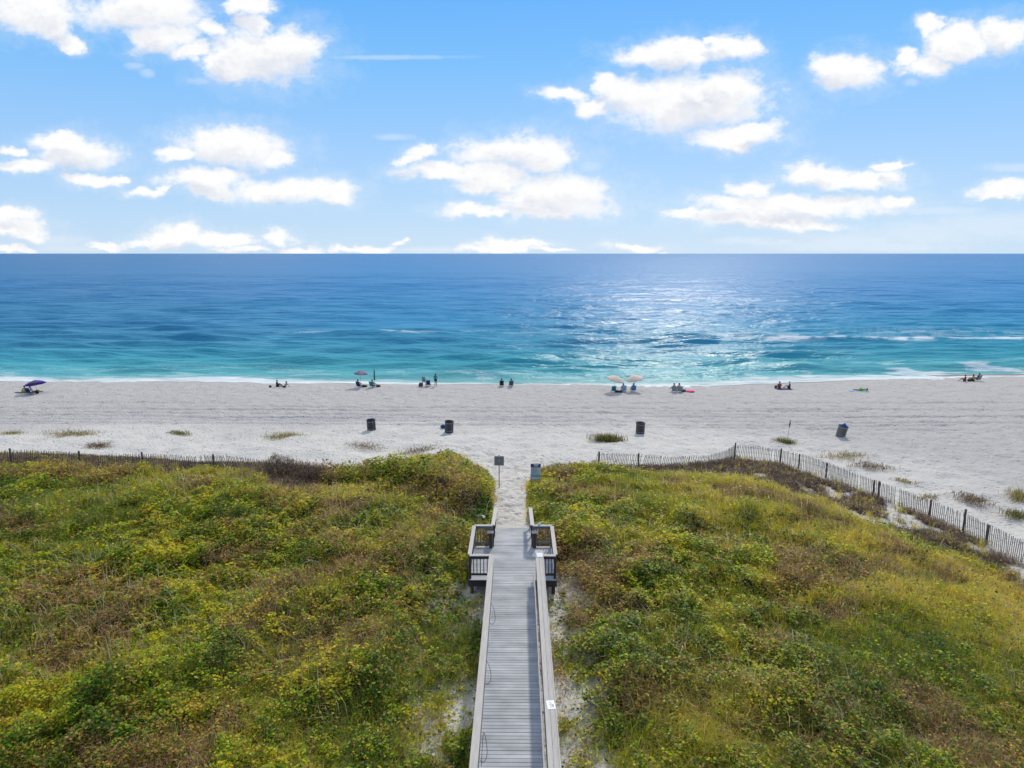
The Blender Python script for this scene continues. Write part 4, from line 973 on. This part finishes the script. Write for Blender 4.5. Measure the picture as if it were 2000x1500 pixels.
def mat_flat(px, py, name, label, m, L, w, rz, t=.03):
    x, y, z = hit(px, py)
    o = MB().sheet([[(-L/2+L*i/8, -w/2+w*j/2, .03+.015*math.sin(i*1.3+j)) for i in range(9)] for j in range(3)], t).build(name, m); o.location = (x, y, z+.02); o.rotation_euler = (0, 0, rz); tag(o, label, name.replace('_', ' ')); return o
S0, S1, S2 = SKIN
# far left group
umbrella(72, 768, 'purple open beach umbrella tilted over the leftmost group', ['purple', 'purple', 'slate'], (R(-10), R(-14)), 1.15, 1.7)
person(49, 768, 'sit', 'person in a mustard top leaning at the left of the purple umbrella group', S1, HAIRD, 'yellow', 'olive', R(55))
beach_chair(59, 770, 'navy beach chair under the purple umbrella', 'navy')
person(66, 767, 'lean', 'person in a pale pink top reclining beneath the purple umbrella', S1, HAIRB, 'white', 'olive', R(-60))
bag(73, 769, 'beach_bag', 'black bag at the right of the purple umbrella group', C_['dark'], .4, .3, .38)
mat_flat(39, 767, 'bodyboard', 'dark flat board lying left of the purple umbrella group', C_['slate'], 1.1, .5, .1)
# pair on the sand
person(542, 756, 'sit', 'person in dark clothes hunched on the sand, left of the pair near the left fence', S2, HAIRD, 'dark', 'dark', R(-50))
person(556, 757, 'lean', 'person in a grey top sitting upright on the sand facing left', S1, HAIRD, 'grey', 'dark', R(70))
bag(528, 757, 'beach_bag', 'small dark bag on the sand left of the hunched person', C_['dark'], .35, .25, .28)
# rose umbrella, closed umbrella
umbrella(705, 756, 'rose and teal open umbrella left of the closed one', ['rose', 'teal', 'rose', 'slate'], (0, R(4)), .92, 2.25)
beach_chair(702, 757, 'dark blue beach chair under the rose umbrella', 'navy', R(-20))
person(701, 756.5, 'chair', 'person in black seated beneath the rose umbrella', S1, HAIRD, 'dark', 'navy', R(-20))
bag(712, 756, 'beach_bag', 'low dark shape on the sand under the rose umbrella', C_['dark'], .7, .4, .25)  # wide, low dark box with a handle, right of the chair
x, y, z = hit(732, 756); U = tag(empty('closed_umbrella', (x, y, z)), 'furled dark umbrella standing upright beside the teal chair', 'beach umbrella')
MB().tube([(0, 0, -.3), (0, 0, 2.5)], .02, 8).build('pole', M_metal, U)
MB().lathe([(.03, .95), (.11, 1.0), (.10, 1.5), (.085, 2.0), (.05, 2.35), (.012, 2.44)], 12).build('folded_canopy', C_['slate'], U, True)
beach_chair(728, 757, 'teal beach chair beside the furled umbrella', 'teal', R(-25))
person(729, 756.5, 'chair', 'person in a teal top seated beside the furled umbrella', S1, HAIRD, 'teal', 'teal', R(-25))
bag(739, 756, 'beach_bag', 'dark bag at the right of the teal chair', C_['maroon'], .5, .4, .3)
# standing pair
person(828, 754.5, 'bend', 'person in a teal top bending over beside the navy chair', S0, HAIRG, 'teal', 'teal', R(15))
bag(822, 755, 'beach_bag', 'round brownish bag at the feet of the bending person', C_['maroon'], .55, .4, .5)
beach_chair(837, 754, 'empty navy beach chair between the bending and the standing person', 'navy')
person(851, 754.5, 'stand', 'person standing in a teal top and black shorts with legs bare', S2, HAIRD, 'teal', 'dark', R(-20))
# two seated at the centre
beach_chair(980, 755, 'black beach chair, left of the central pair', 'dark')
person(980, 754.5, 'chair', 'person in black seated at the left of the central pair', S1, HAIRD, 'dark', 'dark')
beach_chair(998, 755, 'navy and slate beach chair, right of the central pair', 'slate', R(10))
person(998, 754.5, 'chair', 'person in navy seated at the right of the central pair', S1, HAIRD, 'navy', 'navy', R(8))
# beige umbrellas
umbrella(1200, 765, 'left one of the two beige umbrellas', ['beige'], (R(6), R(14)), 1.15, 2.1)
umbrella(1239, 764, 'right one of the two beige umbrellas', ['beige'], (R(5), R(-10)), 1.15, 2.1)
beach_chair(1198, 766, 'dark teal beach chair under the left beige umbrella', 'teal')
beach_chair(1218, 765, 'sky blue striped beach chair between the beige umbrellas', 'sky')
person(1217, 764.5, 'chair', 'person in navy seated between the beige umbrellas', S1, HAIRD, 'navy', 'dark', R(-5))
beach_chair(1237, 765, 'bright blue beach chair under the right beige umbrella', 'blue')
person(1236, 764.5, 'chair', 'person in blue leaning back under the right beige umbrella', S1, HAIRB, 'blue', 'dark', R(8))
bag(1205, 768, 'cool_box', 'black cool box in front of the dark teal chair', C_['dark'], .5, .35, .36, 'cool box')
bag(1212, 767, 'beach_bag', 'grey blue bag between the dark teal and sky blue chairs', C_['slate'], .4, .3, .3)
# dark pair with pink float
person(1316, 766, 'sit', 'person in a black top sitting at the left of the pink float', S1, HAIRD, 'dark', 'dark', R(20), .22)
person(1326, 766, 'sit', 'person with bare tanned back sitting next to the pink float', S1, HAIRD, None, 'maroon', R(-10), .22)
for px, lb in ((1316.5, 'grey low chair under the person in the black top'), (1327, 'low chair under the person with the bare back')): beach_chair(px, 766.5, lb, 'grey')
bag(1335, 766, 'beach_bag', 'dark bag between the pair and the pink float', C_['slate'], .6, .4, .34)
x, y, z = hit(1347, 766); b = MB(); bmesh.ops.create_uvsphere(b.bm, u_segments=20, v_segments=10, radius=.5)
for v in b.bm.verts:
    v.co.z *= .28; v.co.x *= 1.25
    rr = math.hypot(v.co.x, v.co.y)
    if rr < .3 and v.co.z > 0: v.co.z -= .10*(1-rr/.3)
o = b.build('inflatable_float', C_['pink'], None, True); o.location = (x, y, z+.12); tag(o, 'hot pink inflatable lying on the sand', 'inflatable')
MB().tube([(.1, 0, .11), (.1, 0, .17)], .025, 8).build('valve', C_['white'], o)
# pair by the foam
person(1522, 759, 'sit', 'person in a red top sitting left of the person in grey', S1, HAIRD, 'red', 'maroon', R(-15))
person(1541, 759, 'sit', 'person in a grey green top sitting to the right of the red top', S1, HAIRG, 'slate', 'dark', R(60))
bag(1515, 759, 'beach_bag', 'dark upright bag left of the person in red', C_['slate'], .35, .25, .42)
mat_flat(1532, 760, 'beach_towel', 'navy towel under the pair by the foam', C_['navy'], 1.9, 1.0, .05)
# lying person
mat_flat(1678, 764, 'beach_towel', 'pale blue towel beneath the person lying in green', C_['sky'], 2.2, 1.0, R(-18))
person(1682, 764, 'prone', 'person in lime green lying face down on a towel', S1, HAIRB, 'green', 'green', R(-108), .07)
# right group
person(1884, 745, 'sit', 'person in a red top sitting near the right edge of the beach', S1, HAIRB, 'red', 'maroon', R(40))
person(1900, 744, 'sit', 'person in a mustard top sitting beside the blue grey chair', S1, HAIRD, 'yellow', 'dark', R(30))
beach_chair(1909, 744, 'blue grey beach chair near the right edge of the photo', 'grey', R(20))
person(1909, 743.5, 'chair', 'person in dark clothes seated in the blue grey chair', S1, HAIRD, 'slate', 'dark', R(20))
bag(1893, 745, 'beach_bag', 'black bag between the red top and the mustard top', C_['dark'], .5, .3, .3)
